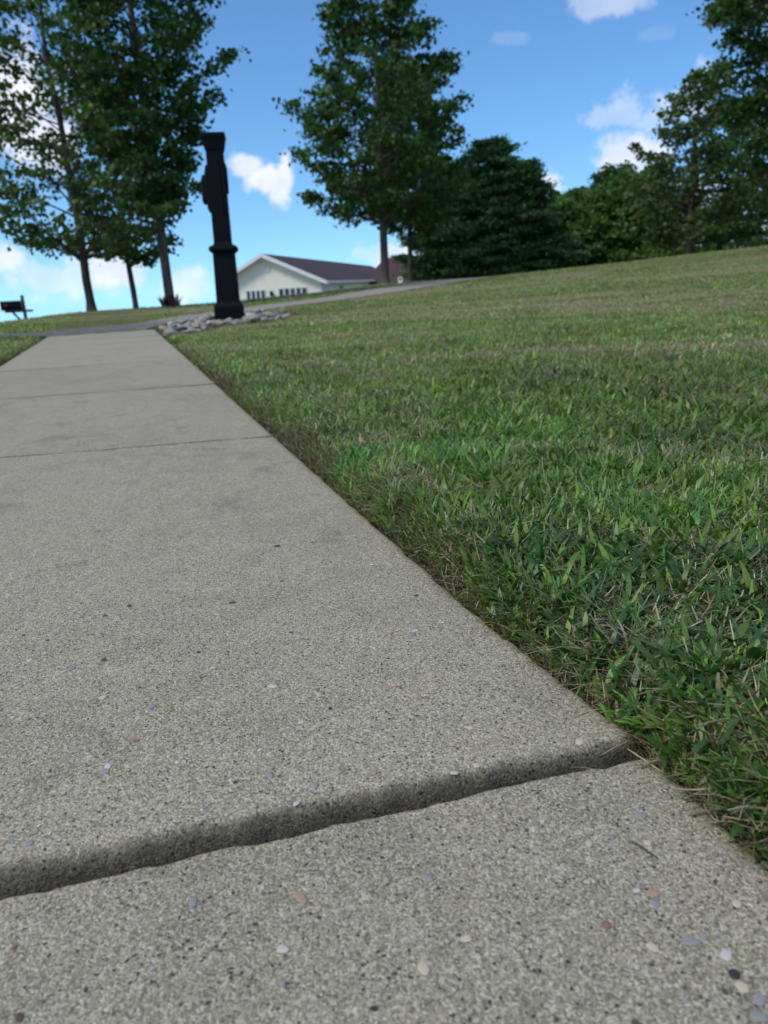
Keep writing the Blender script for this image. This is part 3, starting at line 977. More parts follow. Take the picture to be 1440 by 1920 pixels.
# a few loose clippings on the concrete
def clipping(name, x, y, z, rot, L, w, tint, label, bend=0.5):
    V, F, T = blades(np.array([[x, y, z]]), np.array([rot]), np.array([L]), np.array([w]), np.array([1.25]), np.array([bend]), 5, np.array([.15]), [.5, .9, 1, .8, .2], np.array([tint]), np.array([z]))
    o = mesh_np(name, V, F, M_BLADE, smooth=True, attrs={'tint': T})
    tag(o, label, 'grass clipping')


clipping('grass_clipping', .062, .556, .0135, 2.2, .018, .0022, (.16, .22, .08), 'small green grass clipping lying at the lip of the joint between slabs', .8)
clipping('grass_clipping', .176, .485, -.003, 2.5, .030, .0026, (.07, .12, .05), 'curved dark green grass clipping on the nearest slab', 1.2)
clipping('grass_clipping', -.203, .540, .010, .8, .010, .0020, (.20, .19, .10), 'tiny pale clipping on the second slab close to the joint', .6)
clipping('grass_clipping', -.395, 1.216, .0005, 1.3, .020, .0030, (.13, .11, .045), 'dry olive clipping in the middle of the second slab', .4)
clipping('grass_clipping', .185, .592, -.002, 1.2, .034, .0012, (.34, .29, .19), 'thin straw lying across the slab corner at the lawn edge', .3)
clipping('grass_clipping', .155, .576, -.001, 1.9, .028, .0010, (.30, .27, .18), 'bent straw in the joint near the slab corner', .9)

# ------------------------------------------------------------------ trees
def tree(name, label, az, dist, H, clear, prof, seed, bark, leafcol, trunk_r=0.14, nprim=46, nsec=6, per=16, leaf=.085, spread=.26, lean=(0, 0), group=None, droop=0.25, fork=False, base_z=None, conifer=False, rise=0.55):
    r = random.Random(seed)
    g_ = np.random.default_rng(seed)
    x0, y0 = dist * sin(radians(az)), dist * cos(radians(az))
    z0 = float(height(x0, y0)) - 0.03 if base_z is None else base_z
    root = thing(name, label, 'tree', (x0, y0, z0), 0, group)
    prof_z = [p[0] for p in prof]; prof_r = [p[1] for p in prof]
    tb = MB()
    # leader
    pts, rad = [], []
    wob = [r.uniform(-.06, .06) for _ in range(20)]
    n = 11
    for k in range(n):
        f = k / (n - 1)
        pts.append((lean[0] * f * H + wob[k] * f * 2, lean[1] * f * H + wob[k + 5] * f * 2, f * H * 0.96))
        rad.append(trunk_r * (1.35 if k == 0 else 1) * (1 - 0.93 * f) ** 0.8 + 0.008)
    pts.insert(1, (0, 0, 0.25)); rad.insert(1, trunk_r * 1.05)
    tb.tube(pts, rad, 9)

    def axis(z):
        f = z / H
        return Vector((np.interp(f, np.linspace(0, 1, n), [p[0] for p in pts[:1] + pts[2:]]), np.interp(f, np.linspace(0, 1, n), [p[1] for p in pts[:1] + pts[2:]]), z))
    bb = MB()
    tips = []
    for i in range(nprim):
        f = (i + r.random()) / nprim
        zt = clear + (H - clear) * f             # height of the tip
        R = np.interp(f, prof_z, prof_r) * r.uniform(.62, 1.2)
        a_ = i * 2.39996 + r.uniform(-.4, .4)
        zs = max(clear * 0.82, zt - R * rise * r.uniform(.7, 1.3)) if not conifer else zt + R * 0.10
        s_ = axis(min(zs, H * .95))
        tip = axis(min(zt, H)) + Vector((cos(a_) * R, sin(a_) * R, 0))
        mid = s_.lerp(tip, .5) + Vector((0, 0, -0.05 * R if not conifer else -.12 * R))
        br = max(0.012, trunk_r * 0.34 * (1 - f * 0.7))
        bb.tube([s_, mid, tip], [br, br * .6, br * .2], 5)
        k2 = max(2, int(nsec * (0.4 + R / max(prof_r))))
        for j in range(k2):
            u = 0.25 + 0.75 * (j + r.random() * .8) / k2
            b0 = (s_.lerp(mid, u * 2) if u < .5 else mid.lerp(tip, (u - .5) * 2))
            side = Vector((-sin(a_), cos(a_), 0)) * (1 if j % 2 else -1)
            ln = R * 0.38 * (1.15 - u) + .22
            t2 = b0 + side * ln * r.uniform(.5, 1.1) + Vector((cos(a_), sin(a_), 0)) * ln * .55 + Vector((0, 0, ln * r.uniform(-.1, .5)))
            if not conifer:
                bb.tube([b0, t2], [br * .35, br * .12], 3)
            tips.append((b0.lerp(t2, .55), 0.8)); tips.append((t2, 1.0))
        tips.append((tip, 1.0))
    P, sz, bright = [], [], []
    for (c, k) in tips:
        m_ = max(3, int(per * 1.55 * r.uniform(.4, 1.6)))
        sp = spread * .84 * r.uniform(.6, 1.3)
        q = g_.normal(0, 1, (m_, 3)) * np.array([sp, sp, sp * (.55 if not conifer else .28)]) * .62 + np.array(c)
        q[:, 2] -= np.abs(q[:, 2] - c[2]) * droop
        P.append(q)
        b_ = r.uniform(.72, 1.35)
        bright.append(np.full(m_, b_))
    P = np.concatenate(P); bright = np.concatenate(bright)
    N = len(P)
    # each leaf a folded lozenge
    if conifer:
        out = P - np.array([0, 0, 0]); out[:, 2] = 0
        o_ = out / (np.linalg.norm(out, axis=1, keepdims=True) + 1e-6)
        d = o_ * 0.75 + g_.normal(0, .42, (N, 3)) + np.array([0, 0, .38])
        d /= np.linalg.norm(d, axis=1, keepdims=True)
        ln = leaf * g_.uniform(.8, 1.5, N)[:, None]; wd_ = 0.17
    else:
        d = g_.normal(0, 1, (N, 3)) + np.array([0, 0, -.55])
        d /= np.linalg.norm(d, axis=1, keepdims=True)
        ln = leaf * 1.15 * g_.uniform(.7, 1.35, N)[:, None]; wd_ = 0.46
    u = g_.normal(0, 1, (N, 3)); u -= (u * d).sum(1, keepdims=True) * d; u /= np.linalg.norm(u, axis=1, keepdims=True)
    w_ = np.cross(d, u)
    V = np.stack([P - d * ln * .5, P + u * ln * wd_ + w_ * ln * .08, P + d * ln * .55, P - u * ln * wd_ + w_ * ln * .08], 1).reshape(-1, 3)
    F = np.arange(4 * N).reshape(N, 4)
    lc = np.array(leafcol)
    pick = np.array([1.42, 1.62, 1.15]) * lc[g_.integers(0, len(lc), N)] * (bright * g_.uniform(.75, 1.25, N))[:, None]
    tb.build('trunk', bark, root, True)
    bb.build('branches', bark, root, True)
    mesh_np('crown', V, F, M_NEEDLE if conifer else M_LEAF, root, attrs={'tint': np.repeat(pick, 4, axis=0)})
    return root


G_MAPLE = [(.020, .048, .015), (.028, .062, .017), (.040, .078, .021), (.022, .052, .020)]
G_OLIVE = [(.038, .052, .016), (.050, .060, .018), (.030, .048, .016), (.062, .062, .022)]
G_LIGHT = [(.050, .094, .030), (.064, .112, .034), (.044, .082, .030)]
G_PINE = [(.018, .044, .022), (.024, .054, .027), (.031, .064, .031)]
G_DARK = [(.030, .054, .022), (.044, .066, .025), (.056, .070, .028)]

# crown outline tables: (fraction of crown height, radius)
OVAL = [(0, .9), (.12, 1.7), (.3, 2.1), (.55, 2.0), (.8, 1.35), (1, .35)]
tree('maple_tree', 'maple with a spreading olive tinted crown, leftmost tree on the crest beyond the walk', -19.7, 19.6, 7.5, 1.45,
     [(0, 1.5), (.1, 2.1), (.3, 2.25), (.55, 2.0), (.8, 1.35), (1, .3)], 101, M_BARK_D, G_MAPLE + G_OLIVE, .095, 46, 6, 11, .09, .24, lean=(-.012, 0))
tree('maple_tree', 'small maple with a thin dark leaning trunk between two thicker trunks on the crest', -16.8, 23.0, 6.6, 1.5,
     [(0, .7), (.15, 1.3), (.4, 1.45), (.7, 1.1), (1, .3)], 102, M_BARK_D, G_MAPLE, .075, 34, 5, 15, .09, .24, lean=(-.02, 0))
tree('maple_tree', 'tall maple with a dense deep green crown directly left of the black post', -14.45, 20.4, 10.8, 2.35,
     [(0, .45), (.1, .9), (.22, 1.25), (.38, 1.75), (.5, 2.0), (.7, 1.6), (.88, 1.0), (1, .3)], 103, M_BARK, G_MAPLE, .115, 76, 6, 17, .09, .24, lean=(-.008, 0))
tree('maple_tree', 'large single maple with a pointed crown standing in front of the long brown roof', 0.9, 29.0, 12.4, 2.6,
     [(0, 1.6), (.07, 2.8), (.2, 3.1), (.38, 2.6), (.55, 2.0), (.7, 1.6), (.85, 1.25), (1, .4)], 104, M_BARK, G_MAPLE + G_OLIVE[:1], .145, 84, 7, 17, .115, .33, rise=.6)
tree('maple_tree', 'smaller yellowish green maple just behind and right of the large single maple', 2.75, 33.5, 8.6, 2.4,
     [(0, .9), (.15, 1.6), (.4, 1.75), (.7, 1.4), (1, .4)], 105, M_BARK_D, G_LIGHT + G_OLIVE, .11, 50, 6, 17, .12, .34)
tree('pine_tree', 'dark white pine right of the maples, the tallest of the three pines', 8.4, 42.0, 7.4, .5,
     [(0, 2.9), (.2, 3.3), (.45, 2.6), (.7, 1.8), (.9, 1.0), (1, .35)], 106, M_BARK_D, G_PINE, .2, 80, 9, 26, .20, .42, conifer=True)
tree('pine_tree', 'dark pine half hidden behind the yellowish maple, left of the tallest pine', 5.8, 43.0, 6.7, .4,
     [(0, 2.6), (.2, 3.0), (.45, 2.4), (.7, 1.7), (.9, 1.0), (1, .35)], 107, M_BARK_D, G_PINE, .19, 70, 9, 26, .20, .42, conifer=True)
tree('pine_tree', 'dark pine with low sweeping boughs, rightmost of the three pines', 10.6, 41.0, 5.9, .3,
     [(0, 2.3), (.2, 2.6), (.5, 1.9), (.75, 1.2), (1, .35)], 108, M_BARK_D, G_PINE, .18, 70, 9, 26, .20, .42, conifer=True)
for (az_, d_, h_, sd_, lab) in ((12.4, 46, 4.6, 115, 'low light green tree tucked against the rightmost pine'), (13.9, 50, 5.6, 111, 'rounded light green tree next to the rightmost pine'),
                                (15.3, 48, 5.2, 112, 'low bushy light green tree in the middle of the tree line'),
                                (16.9, 52, 7.0, 113, 'taller rounded tree with open top in the tree line left of the sparse tree'),
                                (18.6, 47, 5.6, 114, 'bushy green tree at the foot of the sparse dark tree')):
    tree('broadleaf_tree', lab, az_, d_, h_, .35, [(0, 1.8), (.2, 2.6), (.5, 2.7), (.8, 1.8), (1, .7)], sd_, M_BARK_D, G_LIGHT if sd_ != 113 else G_MAPLE, .16, 48, 6, 18, .17, .45, base_z=float(height(d_ * sin(radians(az_)), d_ * cos(radians(az_)))) + .2)
tree('sparse_tree', 'dark sparse tree with sky showing through its lower branches, on the hill', 21.7, 37.0, 7.2, .75,
     [(0, 1.7), (.15, 2.6), (.4, 2.7), (.7, 1.7), (1, .4)], 121, M_BARK_D, G_DARK, .17, 50, 6, 12, .13, .34)
tree('sparse_tree', 'dark leaning slender tree with a second trunk right of the sparse tree on the hill', 23.6, 38.5, 6.0, .9,
     [(0, 1.2), (.2, 2.0), (.5, 2.1), (.8, 1.3), (1, .3)], 122, M_BARK_D, G_DARK, .12, 36, 5, 10, .13, .34, lean=(.03, 0))
tree('maple_tree', 'big dense maple reaching in from the upper right corner', 28.0, 25.0, 12.5, 2.4,
     [(0, 1.6), (.1, 2.5), (.3, 3.2), (.5, 2.8), (.8, 1.7), (1, .5)], 123, M_BARK, G_MAPLE + G_OLIVE[:2], .19, 86, 7, 17, .105, .32)
for (az_, d_, h_, sd_, lab) in ((21.3, 44, 2.4, 134, 'low leafy bush like tree at the foot of the sparse dark tree trunk'), (19.8, 55, 5.4, 133, 'leafy green tree filling the gap behind the sparse tree trunk'), (25.3, 47, 4.9, 131, 'thin pale green tree low on the hill beneath the big corner maple'),
                                (27.3, 50, 5.6, 132, 'thin pale green tree at the far right edge of the hill')):
    tree('broadleaf_tree', lab, az_, d_, h_, .6, [(0, 1.6), (.3, 2.2), (.7, 1.6), (1, .4)], sd_, M_BARK_D, G_LIGHT, .12, 34, 5, 10, .13, .40)

# spruces showing over the far roof
for i, (az_, h_, lab) in enumerate(((-2.3, 5.4, 'small spruce tip over the brown roof, leftmost of the far ones'), (-1.1, 5.7, 'pair of spruce tips over the middle of the roof'),
                                   (-0.55, 5.6, 'far spruce tip just left of the large maple trunk'), (1.7, 6.4, 'far dark tree top right of the large maple trunk'))):
    tree('spruce_tree', lab, az_, 118, h_ + .35, .6, [(0, 1.8), (.5, 1.1), (.8, .6), (1, .12)] if i < 3 else [(0, 2.2), (.6, 2.4), (.85, 2.0), (1, 1.0)], 141 + i, M_BARK_D, G_DARK, .15, 30, 5, 12, .3, .45, conifer=i < 3)


# ------------------------------------------------------------------ house: long low building down the slope
def polar(az, d):
    return d * sin(radians(az)), d * cos(radians(az))


hx, hy = -3.56, 54.8          # near right corner of the gable wing
ax = radians(7.2)             # direction of the ridge from north to east
hz = -1.95
house = thing('long_house', 'long low cream house with white gable trim and brown shingle roof, down the slope', 'house', (hx, hy, hz), -ax)
WG, LG = 6.9, 58.0            # gable width and length (local x runs left as negative, y along the ridge)
RX = -3.95                    # ridge position
EZ, RZ = 2.72, 4.50
EZL = 2.95
wm = MB()
wm.add([(0, 0, -.8), (0, 0, EZ), (RX, 0, RZ - .06), (-WG, 0, EZL), (-WG, 0, -.8), (0, LG, -.8), (0, LG, EZ), (RX, LG, RZ - .06), (-WG, LG, EZL), (-WG, LG, -.8)],
       [(0, 1, 2, 3, 4), (9, 8, 7, 6, 5), (5, 6, 1, 0), (4, 3, 8, 9), (0, 4, 9, 5)])
wm.build('wall', M_SIDING, house)
# lap siding boards on the gable face and the side wall
z = -0.5
board_me = {}
def lap(y0z0, kind, z):
    pass
nb = 0
while z < RZ - .25:
    # the gable width at this height
    def xr(zz):
        return 0 if zz < EZ else (zz - EZ) / (RZ - EZ) * RX
    def xl(zz):
        return -WG if zz < EZL else -WG + (zz - EZL) / (RZ - EZL) * (WG + RX)
    z2 = min(z + .20, RZ - .1)
    b = MB()
    x0a, x1a, x0b, x1b = xl(z) + .02, xr(z) - .02, xl(z2) + .02, xr(z2) - .02
    b.add([(x0a, -.022, z), (x1a, -.022, z), (x1b, -.006, z2), (x0b, -.006, z2), (x0a, .01, z), (x1a, .01, z), (x1b, .01, z2), (x0b, .01, z2)],
          [(0, 1, 2, 3), (5, 4, 7, 6), (1, 5, 6, 2), (4, 0, 3, 7), (4, 5, 1, 0), (3, 2, 6, 7)])
    b.build('siding_board', M_SIDING, house)
    z += .20
z = -.5
while z < EZ - .1:
    b = MB()
    b.add([(.022, .02, z), (.022, LG, z), (.006, LG, z + .2), (.006, .02, z + .2), (-.01, .02, z), (-.01, LG, z), (-.01, LG, z + .2), (-.01, .02, z + .2)],
          [(0, 1, 2, 3), (5, 4, 7, 6), (1, 5, 6, 2), (4, 0, 3, 7), (4, 5, 1, 0), (3, 2, 6, 7)])
    b.build('siding_board', M_SIDING, house)
    z += .20
# roof slabs with overhang
OH, T_ = .45, .14
sr = (RZ - EZ) / RX           # negative slope on the right
sl = (RZ - EZL) / (WG + RX)
rm = MB()
def roof_quad(b, xa, za, xb, zb, y0, y1, th):
    b.add([(xa, y0, za), (xb, y0, zb), (xb, y1, zb), (xa, y1, za), (xa, y0, za - th), (xb, y0, zb - th), (xb, y1, zb - th), (xa, y1, za - th)],
          [(0, 1, 2, 3), (7, 6, 5, 4), (4, 5, 1, 0), (5, 6, 2, 1), (6, 7, 3, 2), (7, 4, 0, 3)])
roof_quad(rm, RX, RZ + .10, OH, EZ + .10 + OH * sr, -.5, LG + .3, T_)
roof_quad(rm, -WG - OH, EZL + .10 - OH * sl, RX, RZ + .10, -.5, LG + .3, T_)
roof = rm.build('roof', M_SHINGLE, house)
tr = MB()
roof_quad(tr, RX, RZ + .12, OH + .02, EZ + .12 + OH * sr, -.56, -.502, .26)
tr.build('rake_board', M_TRIM, house)
tr = MB()
roof_quad(tr, -WG - OH, EZL + .12 - OH * sl, RX, RZ + .12, -.56, -.502, .26)
tr.build('rake_board', M_TRIM, house)
sf = MB()
roof_quad(sf, RX, RZ - .045, OH, EZ - .045 + OH * sr, -.5, -.0, .02)
roof_quad(sf, -WG - OH, EZL - .045 - OH * sl, RX, RZ - .045, -.5, -.0, .02)
sf.build('soffit', M_TRIM, house)
gt = MB()
gz_ = EZ + OH * sr
gt.box(OH + .003, OH + .13, -.5, LG + .3, gz_ - .06, gz_ + .09)
gt.build('gutter', M_TRIM, house)
gt = MB()
gt.tube([(OH + .06, .35, gz_ - .05), (OH + .02, .35, gz_ - .2), (.07, .35, gz_ - .42), (.07, .35, -.6)], .045, 6)
gt.build('downspout', M_TRIM, house)
gt = MB()
gt.box(-.11, .03, -.03, -.0225, -.5, EZ - .1)
gt.box(.0225, .03, -.03, .12, -.5, EZ - .1)
gt.build('corner_board', M_TRIM, house)
v = MB()
v.frustum([(.17, .17, 0, .06), (.17, .17, .04, .06), (.12, .12, .05, .04)])
vo = v.build('gable_vent', M_TRIM, house)
vo.rotation_euler = (radians(90), 0, 0); vo.location = (RX + .25, -.023, 3.55)


def window_group(x0, nwin, w, top, y=-.03):
    for k in range(nwin):
        a_ = x0 + k * (w + .10)
        f = MB()
        f.box(a_ - .06, a_ + w + .06, y - .03, y, top, top + .07)
        f.box(a_ - .06, a_, y - .03, y, top - 1.25, top)
        f.box(a_ + w, a_ + w + .06 * .6, y - .03, y, top - 1.25, top)
        f.box(a_ - .06, a_ + w + .036, y - .04, y, top - 1.32, top - 1.25)
        fo = f.build('window', M_TRIM, house)
        p = MB(); p.box(a_, a_ + w, y - .008, y + .004, top - 1.25, top)
        p.build('pane', M_GLASS_D, fo)
        # tied back white curtain in the lower part of the pane
        c = MB()
        c.add([(a_ + .04, y - .012, top - 1.2), (a_ + w * .5, y - .012, top - .42), (a_ + w - .04, y - .012, top - 1.2), (a_ + .04, y - .0085, top - 1.2), (a_ + w * .5, y - .0085, top - .42), (a_ + w - .04, y - .0085, top - 1.2)],
              [(0, 2, 1), (3, 4, 5), (0, 1, 4, 3), (1, 2, 5, 4), (2, 0, 3, 5)])
        c.build('curtain', M_TRIM, fo)


window_group(-5.35, 4, .25, 2.17)
window_group(-3.02, 5, .31, 2.22)
lm = MB()
lm.frustum([(.05, .05, 0, .01), (.10, .10, .1, .02), (.10, .10, .28, .02), (.03, .03, .38, .01)])
lo_ = lm.build('wall_lantern', M_BLACK2, house)
lo_.location = (-3.55, -.14, 1.75)
for (yy, w_, top) in ((7.5, 1.0, 2.25), (21.0, 1.5, 2.15), (34.0, 1.3, 2.1)):
    d_ = MB()
    d_.box(.024, .06, yy - .08, yy + w_ + .08, top, top + .10)
    d_.box(.024, .06, yy - .08, yy, .1, top)
    d_.box(.024, .06, yy + w_, yy + w_ + .08, .1, top)
    fr = d_.build('window' if yy > 8 else 'door', M_TRIM, house)
    p_ = MB(); p_.box(.024, .034, yy, yy + w_, .1, top)
    p_.build('pane' if yy > 8 else 'door_leaf', M_GLASS_D if yy > 8 else M_DOOR, fr)

# cross wing behind the maples
wx, wy = polar(3.6, 80)
wing = thing('rear_house', 'grey walled house with a tall brown roof, behind the maple trunks', 'house', (wx, wy, -2.1), radians(-4))
b = MB(); b.box(-6.0, 6.0, 0, 7, -.8, 2.1)
b.build('wall', simple('grey_siding', (.27, .28, .29), .8, .08), wing)
b = MB()
b.add([(-6.5, -.5, 2.05), (6.5, -.5, 2.05), (6.3, 3.5, 5.0), (-3.9, 3.5, 4.9), (-6.5, 7.5, 2.05), (6.5, 7.5, 2.05),
       (-6.5, -.5, 1.9), (6.5, -.5, 1.9), (6.5, 7.5, 1.9), (-6.5, 7.5, 1.9)],
      [(0, 1, 2, 3), (3, 2, 5, 4), (0, 3, 4), (1, 5, 2), (6, 9, 8, 7), (6, 7, 1, 0), (7, 8, 5, 1), (8, 9, 4, 5), (9, 6, 0, 4)])
b.build('roof', M_SHINGLE, wing)
for xx in (-4.2, -2.2, 1.4):
    f = MB(); f.box(xx - .5, xx + .5, -.05, -.002, .7, 1.8)
    fo = f.build('window', M_TRIM, wing)
    p = MB(); p.box(xx - .42, xx + .42, -.062, -.052, .78, 1.72)
    p.build('pane', M_GLASS_D, fo)

# ------------------------------------------------------------------ black post
px_, py_ = -1.93, 10.47
post = thing('driveway_post', 'tall square black cast post with flared cap and collar standing in river rocks', 'post', (px_, py_, -0.03), radians(-9))
post.rotation_euler = (0, radians(0.6), radians(7))
b = MB()
b.frustum([(.187, .187, -.05, .012), (.187, .187, .235, .012), (.180, .180, .25, .012), (.160, .160, .28, .012), (.155, .155, .29, .01)])
b.build('base', M_BLACK, post)
b = MB()
b.frustum([(.150, .150, .29, .01), (.147, .147, .34, .01), (.138, .138, .90, .01)])
ls = b.build('lower_shaft', M_BLACK, post)
for sx_ in (0, 1, 2, 3):
    p = MB()
    # framed panel, standing 6 mm proud of the tapering shaft
    y_ = .1505
    p.add([(-.085, -y_ + .002, .34), (.085, -y_ + .002, .34), (.08, -y_ + .011, .84), (-.08, -y_ + .011, .84),
           (-.085, -y_ + .03, .34), (.085, -y_ + .03, .34), (.08, -y_ + .03, .84), (-.08, -y_ + .03, .84)],
          [(0, 1, 2, 3), (1, 5, 6, 2), (5, 4, 7, 6), (4, 0, 3, 7), (4, 5, 1, 0), (3, 2, 6, 7)])
    po = p.build('panel', M_BLACK2, ls)
    po.rotation_euler = (0, 0, sx_ * pi / 2)
b = MB()
b.frustum([(.140, .140, .90, .01), (.168, .168, .915, .03), (.182, .182, .940, .035), (.182, .182, .962, .035), (.170, .170, .985, .03), (.128, .128, 1.0, .01)])
b.build('collar', M_BLACK, post)
b = MB()
b.frustum([(.124, .124, 1.0, .01), (.112, .112, 1.03, .01), (.106, .106, 2.12, .01)])
us = b.build('upper_shaft', M_BLACK, post)
for k in (0,):
    p = MB()
    for (x_, hw) in ((.03, .012),):
        p.add([(x_ - hw, -.126, 1.38), (x_ + hw, -.126, 1.38), (x_ + hw, -.119, 2.02), (x_ - hw, -.119, 2.02), (x_ - hw, -.10, 1.38), (x_ + hw, -.10, 1.38), (x_ + hw, -.10, 2.02), (x_ - hw, -.10, 2.02)],
              [(0, 1, 2, 3), (1, 5, 6, 2), (5, 4, 7, 6), (4, 0, 3, 7), (4, 5, 1, 0), (3, 2, 6, 7)])
    po = p.build('fluting', M_BLACK2, us)
    po.rotation_euler = (0, 0, k * pi / 2)
b = MB()
b.frustum([(.114, .114, 2.12, .01), (.122, .122, 2.15, .01), (.136, .136, 2.23, .012), (.150, .150, 2.275, .012), (.150, .150, 2.30, .012), (.145, .145, 2.315, .012)])
b.build('cap', M_BLACK, post)
# box mounted on the left side with a rounded back plate
b = MB()
b.frustum([(.02, .10, 1.40, .008), (.035, .11, 1.44, .01), (.035, .11, 1.86, .01), (.015, .10, 1.95, .008)])
bo = b.build('back_plate', M_BLACK, post); bo.location = (-.112, 0, 0)
b = MB()
b.frustum([(.040, .085, 1.50, .012), (.055, .095, 1.53, .014), (.055, .095, 1.77, .014), (.03, .08, 1.84, .012)])
bo = b.build('side_box', M_BLACK2, post); bo.location = (-.150, 0, 0)
b = MB()
b.frustum([(.008, .07, 1.62, .004), (.016, .085, 1.65, .008), (.016, .085, 1.92, .008), (.006, .07, 1.97, .004)])
bo = b.build('side_plate', M_BLACK2, post); bo.location = (.116, 0, 0)

# ------------------------------------------------------------------ river rocks
ROCKC = {'pale grey': (.27, .265, .25), 'white': (.42, .41, .38), 'tan': (.31, .265, .21), 'rusty brown': (.19, .13, .095), 'pinkish': (.34, .285, .265), 'dark grey': (.15, .15, .155)}
ROCKM = {k: simple('rock_' + k.replace(' ', '_'), c, .75, .25, 9.0, .5, 30.0) for k, c in ROCKC.items()}
rock_shapes = []
import bmesh
for q in range(7):
    bm = bmesh.new()
    bmesh.ops.create_icosphere(bm, subdivisions=2, radius=1)
    rs = random.Random(500 + q)
    ph = [rs.uniform(0, 6) for _ in range(6)]
    cuts = [(Vector((rs.uniform(-1, 1), rs.uniform(-1, 1), rs.uniform(-1, 1))).normalized(), rs.uniform(.55, .85)) for _ in range(6)]
    for vtx in bm.verts:
        c = vtx.co
        c *= 1 + .12 * sin(2.3 * c.x + ph[0]) + .10 * sin(3.1 * c.y + ph[1]) + .07 * sin(4 * c.z + ph[2])
        for nrm, dd in cuts:
            ex = c.dot(nrm) - dd
            if ex > 0:
                c -= nrm * ex * .8
    rock_shapes.append(bm)
rock_me = {}
def rock_mesh(q, colr):
    if (q, colr) not in rock_me:
        me = bpy.data.meshes.new('river_rock')
        rock_shapes[q].to_mesh(me)
        me.materials.append(ROCKM[colr])
        for p in me.polygons:
            p.use_smooth = True
        rock_me[(q, colr)] = me
    return rock_me[(q, colr)]


placed = []
names = list(ROCKC)
wts = [4, 2.5, 6, 3, 3.5, 1.2]
bxs = [p[0] for p in BED]; bys = [p[1] for p in BED]
tries = 0
while len(placed) < 280 and tries < 60000:
    tries += 1
    x, y = rnd.uniform(min(bxs), max(bxs)), rnd.uniform(min(bys), max(bys))
    if not in_poly(np.array([x]), np.array([y]), BED)[0]:
        continue
    rr_ = rnd.uniform(.034, .072)
    layer = 0 if len(placed) < 225 else 1
    if abs(x - px_ - (py_ - y) * .08) < .2 + rr_ * .6 and -1.1 < y - py_ < .2 + rr_ * .6 and (y > py_ - .5 or layer or rnd.random() < .75):
        continue
    if any(l_ == layer and hypot(x - a_, y - b_) < (rr_ + c_) * .72 for a_, b_, c_, l_ in placed):
        continue
    placed.append((x, y, rr_, layer))
    colr = rnd.choices(names, wts)[0]
    o = bpy.data.objects.new('river_rock', rock_mesh(rnd.randrange(7), colr))
    fl = rnd.uniform(.42, .62)
    o.scale = (rr_ * rnd.uniform(.95, 1.3), rr_ * rnd.uniform(.8, 1.0), rr_ * fl)
    o.rotation_euler = (rnd.uniform(-.3, .3), rnd.uniform(-.3, .3), rnd.uniform(0, 6.28))
    o.location = (x, y, float(height(x, y)) + rr_ * fl * .5 + layer * .036)
    link(o)
    place = ('beside the walk end' if x < -2.15 or y < 9.0 else 'left of the black post' if x < px_ - .15 and y > 9 else 'right of the black post' if x > px_ + .3 else 'at the black post foot')
    size = 'large' if rr_ > .060 else 'small' if rr_ < .045 else 'medium'
    row = 'front' if y < 9.0 else 'middle' if y < 10.4 else 'back'
    lay = 'heaped on' if layer else 'in'
    tag(o, f'{size} {colr} rock {lay} the {row} of the bed, {place}', 'rock', f'{size} {colr} rocks {lay} the {row} of the bed {place}')
bedg = MB()
cx_, cy_ = sum(bxs) / len(bxs), sum(bys) / len(bys)
fan = [(cx_, cy_, float(height(cx_, cy_)) + .02)]
ringp = []
for i in range(len(BED)):
    a_, b_ = BED[i], BED[(i + 1) % len(BED)]
    for k in range(4):
        f = k / 4
        xx, yy = a_[0] * (1 - f) + b_[0] * f, a_[1] * (1 - f) + b_[1] * f
        ringp.append((xx, yy, float(height(xx, yy)) + .012))
bedg.add(fan + ringp, [(0, i + 1, (i + 1) % len(ringp) + 1) for i in range(len(ringp))])
tag(bedg.build('rock_bed_ground', simple('bed_soil', (.075, .060, .046), .95, .5, 60.0)), kind='structure')

# ------------------------------------------------------------------ mailbox on the crest, far left
mx, my = polar(-23.9, 24)
mz = float(height(mx, my))
mb = thing('mailbox', 'black mailbox on a wooden post with a diagonal brace, on the crest at far left', 'mailbox', (mx, my, mz), radians(23.75))
tz = CAM_H - .25 - mz        # underside of the box above the post foot
b = MB()
b.box(-.045, .045, -.045, .045, -.1, tz + .36)
M_WOOD = simple('weathered_wood', (.10, .085, .07), .85, .3, 20)
b.build('post', M_WOOD, mb)
b = MB()
b.box(-.50, .22, -.035, .035, tz - .09, tz - .03)
b.build('arm', M_WOOD, mb)
b = MB()
b.tube([(-.30, 0, tz - .08), (-.03, 0, tz - .46)], .03, 5)
b.build('brace', M_WOOD, mb)
b = MB()
prof = [(-.12, 0), (.12, 0), (.12, .13), (.09, .21), (.03, .25), (-.03, .25), (-.09, .21), (-.12, .13)]
n = len(prof)
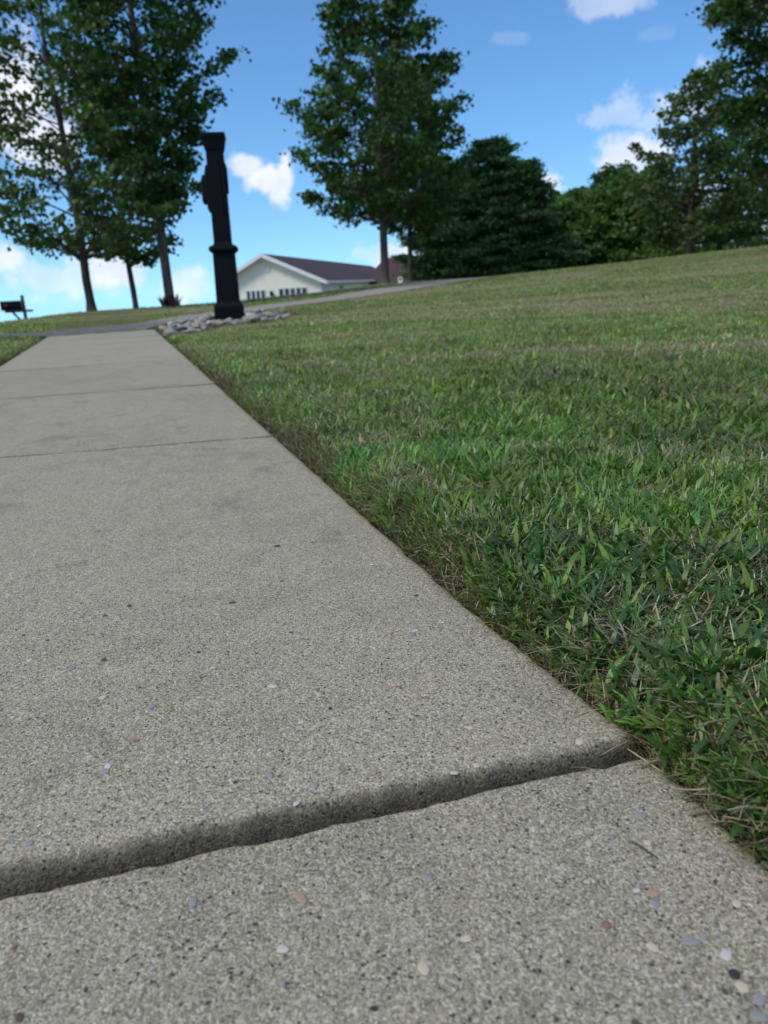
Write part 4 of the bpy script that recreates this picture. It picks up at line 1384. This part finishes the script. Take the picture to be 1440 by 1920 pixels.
b.add([(-.58, p[0], tz - .028 + p[1]) for p in prof] + [(-.047, p[0], tz - .028 + p[1]) for p in prof],
      [tuple(range(n))] + [tuple(range(2 * n - 1, n - 1, -1))] + [(i, i + n, (i + 1) % n + n, (i + 1) % n) for i in range(n)])
bx_ = b.build('box', M_BLACK2, mb)
b = MB()
b.box(-.50, -.40, -.135, -.122, tz + .08, tz + .16)
b.build('flag', M_RUST, bx_)

# dry reddish shoots around the foot of the third trunk
dx_, dy_ = polar(-14.45, 20.25)
n = 260
aa = rng.uniform(0, 2 * np.pi, n); rr0 = rng.uniform(0, .22, n)
xs, ys = dx_ + rr0 * np.cos(aa), dy_ + rr0 * np.sin(aa)
dp = thing('dry_shoots', 'tuft of dry reddish brown shoots around the foot of the tall maple trunk', 'plant', (0, 0, 0))
V, F, T = blades(np.stack([xs, ys, height(xs, ys)], -1), aa, rng.uniform(.10, .32, n), rng.uniform(.012, .03, n), rng.uniform(0, .6, n), rng.uniform(0, .8, n), 3,
                 None, [.8, 1, .5], np.array([.085, .045, .028]) * rng.uniform(.5, 1.5, (n, 1)))
mesh_np('shoots', V, F, M_STRAW, dp, attrs={'tint': T})

# small white marker in the lawn in front of the house
ux, uy = polar(2.0, 27.5)
uz = float(height(ux, uy))
mk = thing('lawn_marker', 'small white round topped lawn marker right of the large maple trunk, in the grass', 'lawn light', (ux, uy, uz), 0)
b = MB()
n = 12
R_ = .07
b.tube([(R_ * cos(2 * pi * k / n), 0, .13 + R_ * sin(2 * pi * k / n)) for k in range(n + 1)], .018, 5)
M_WHITE = simple('white_plastic', (.80, .79, .77), .4, .03)
b.build('ring', M_WHITE, mk, True)
b = MB()
b.frustum([(.07, .05, -.03, .01), (.07, .05, .06, .02), (.05, .04, .075, .01)])
b.build('base', M_WHITE, mk)

# overhead line far away at left
scene.cycles.max_bounces = 6
scene.cycles.diffuse_bounces = 3
scene.cycles.transparent_max_bounces = 4
scene.cycles.caustics_reflective = False
scene.cycles.caustics_refractive = False
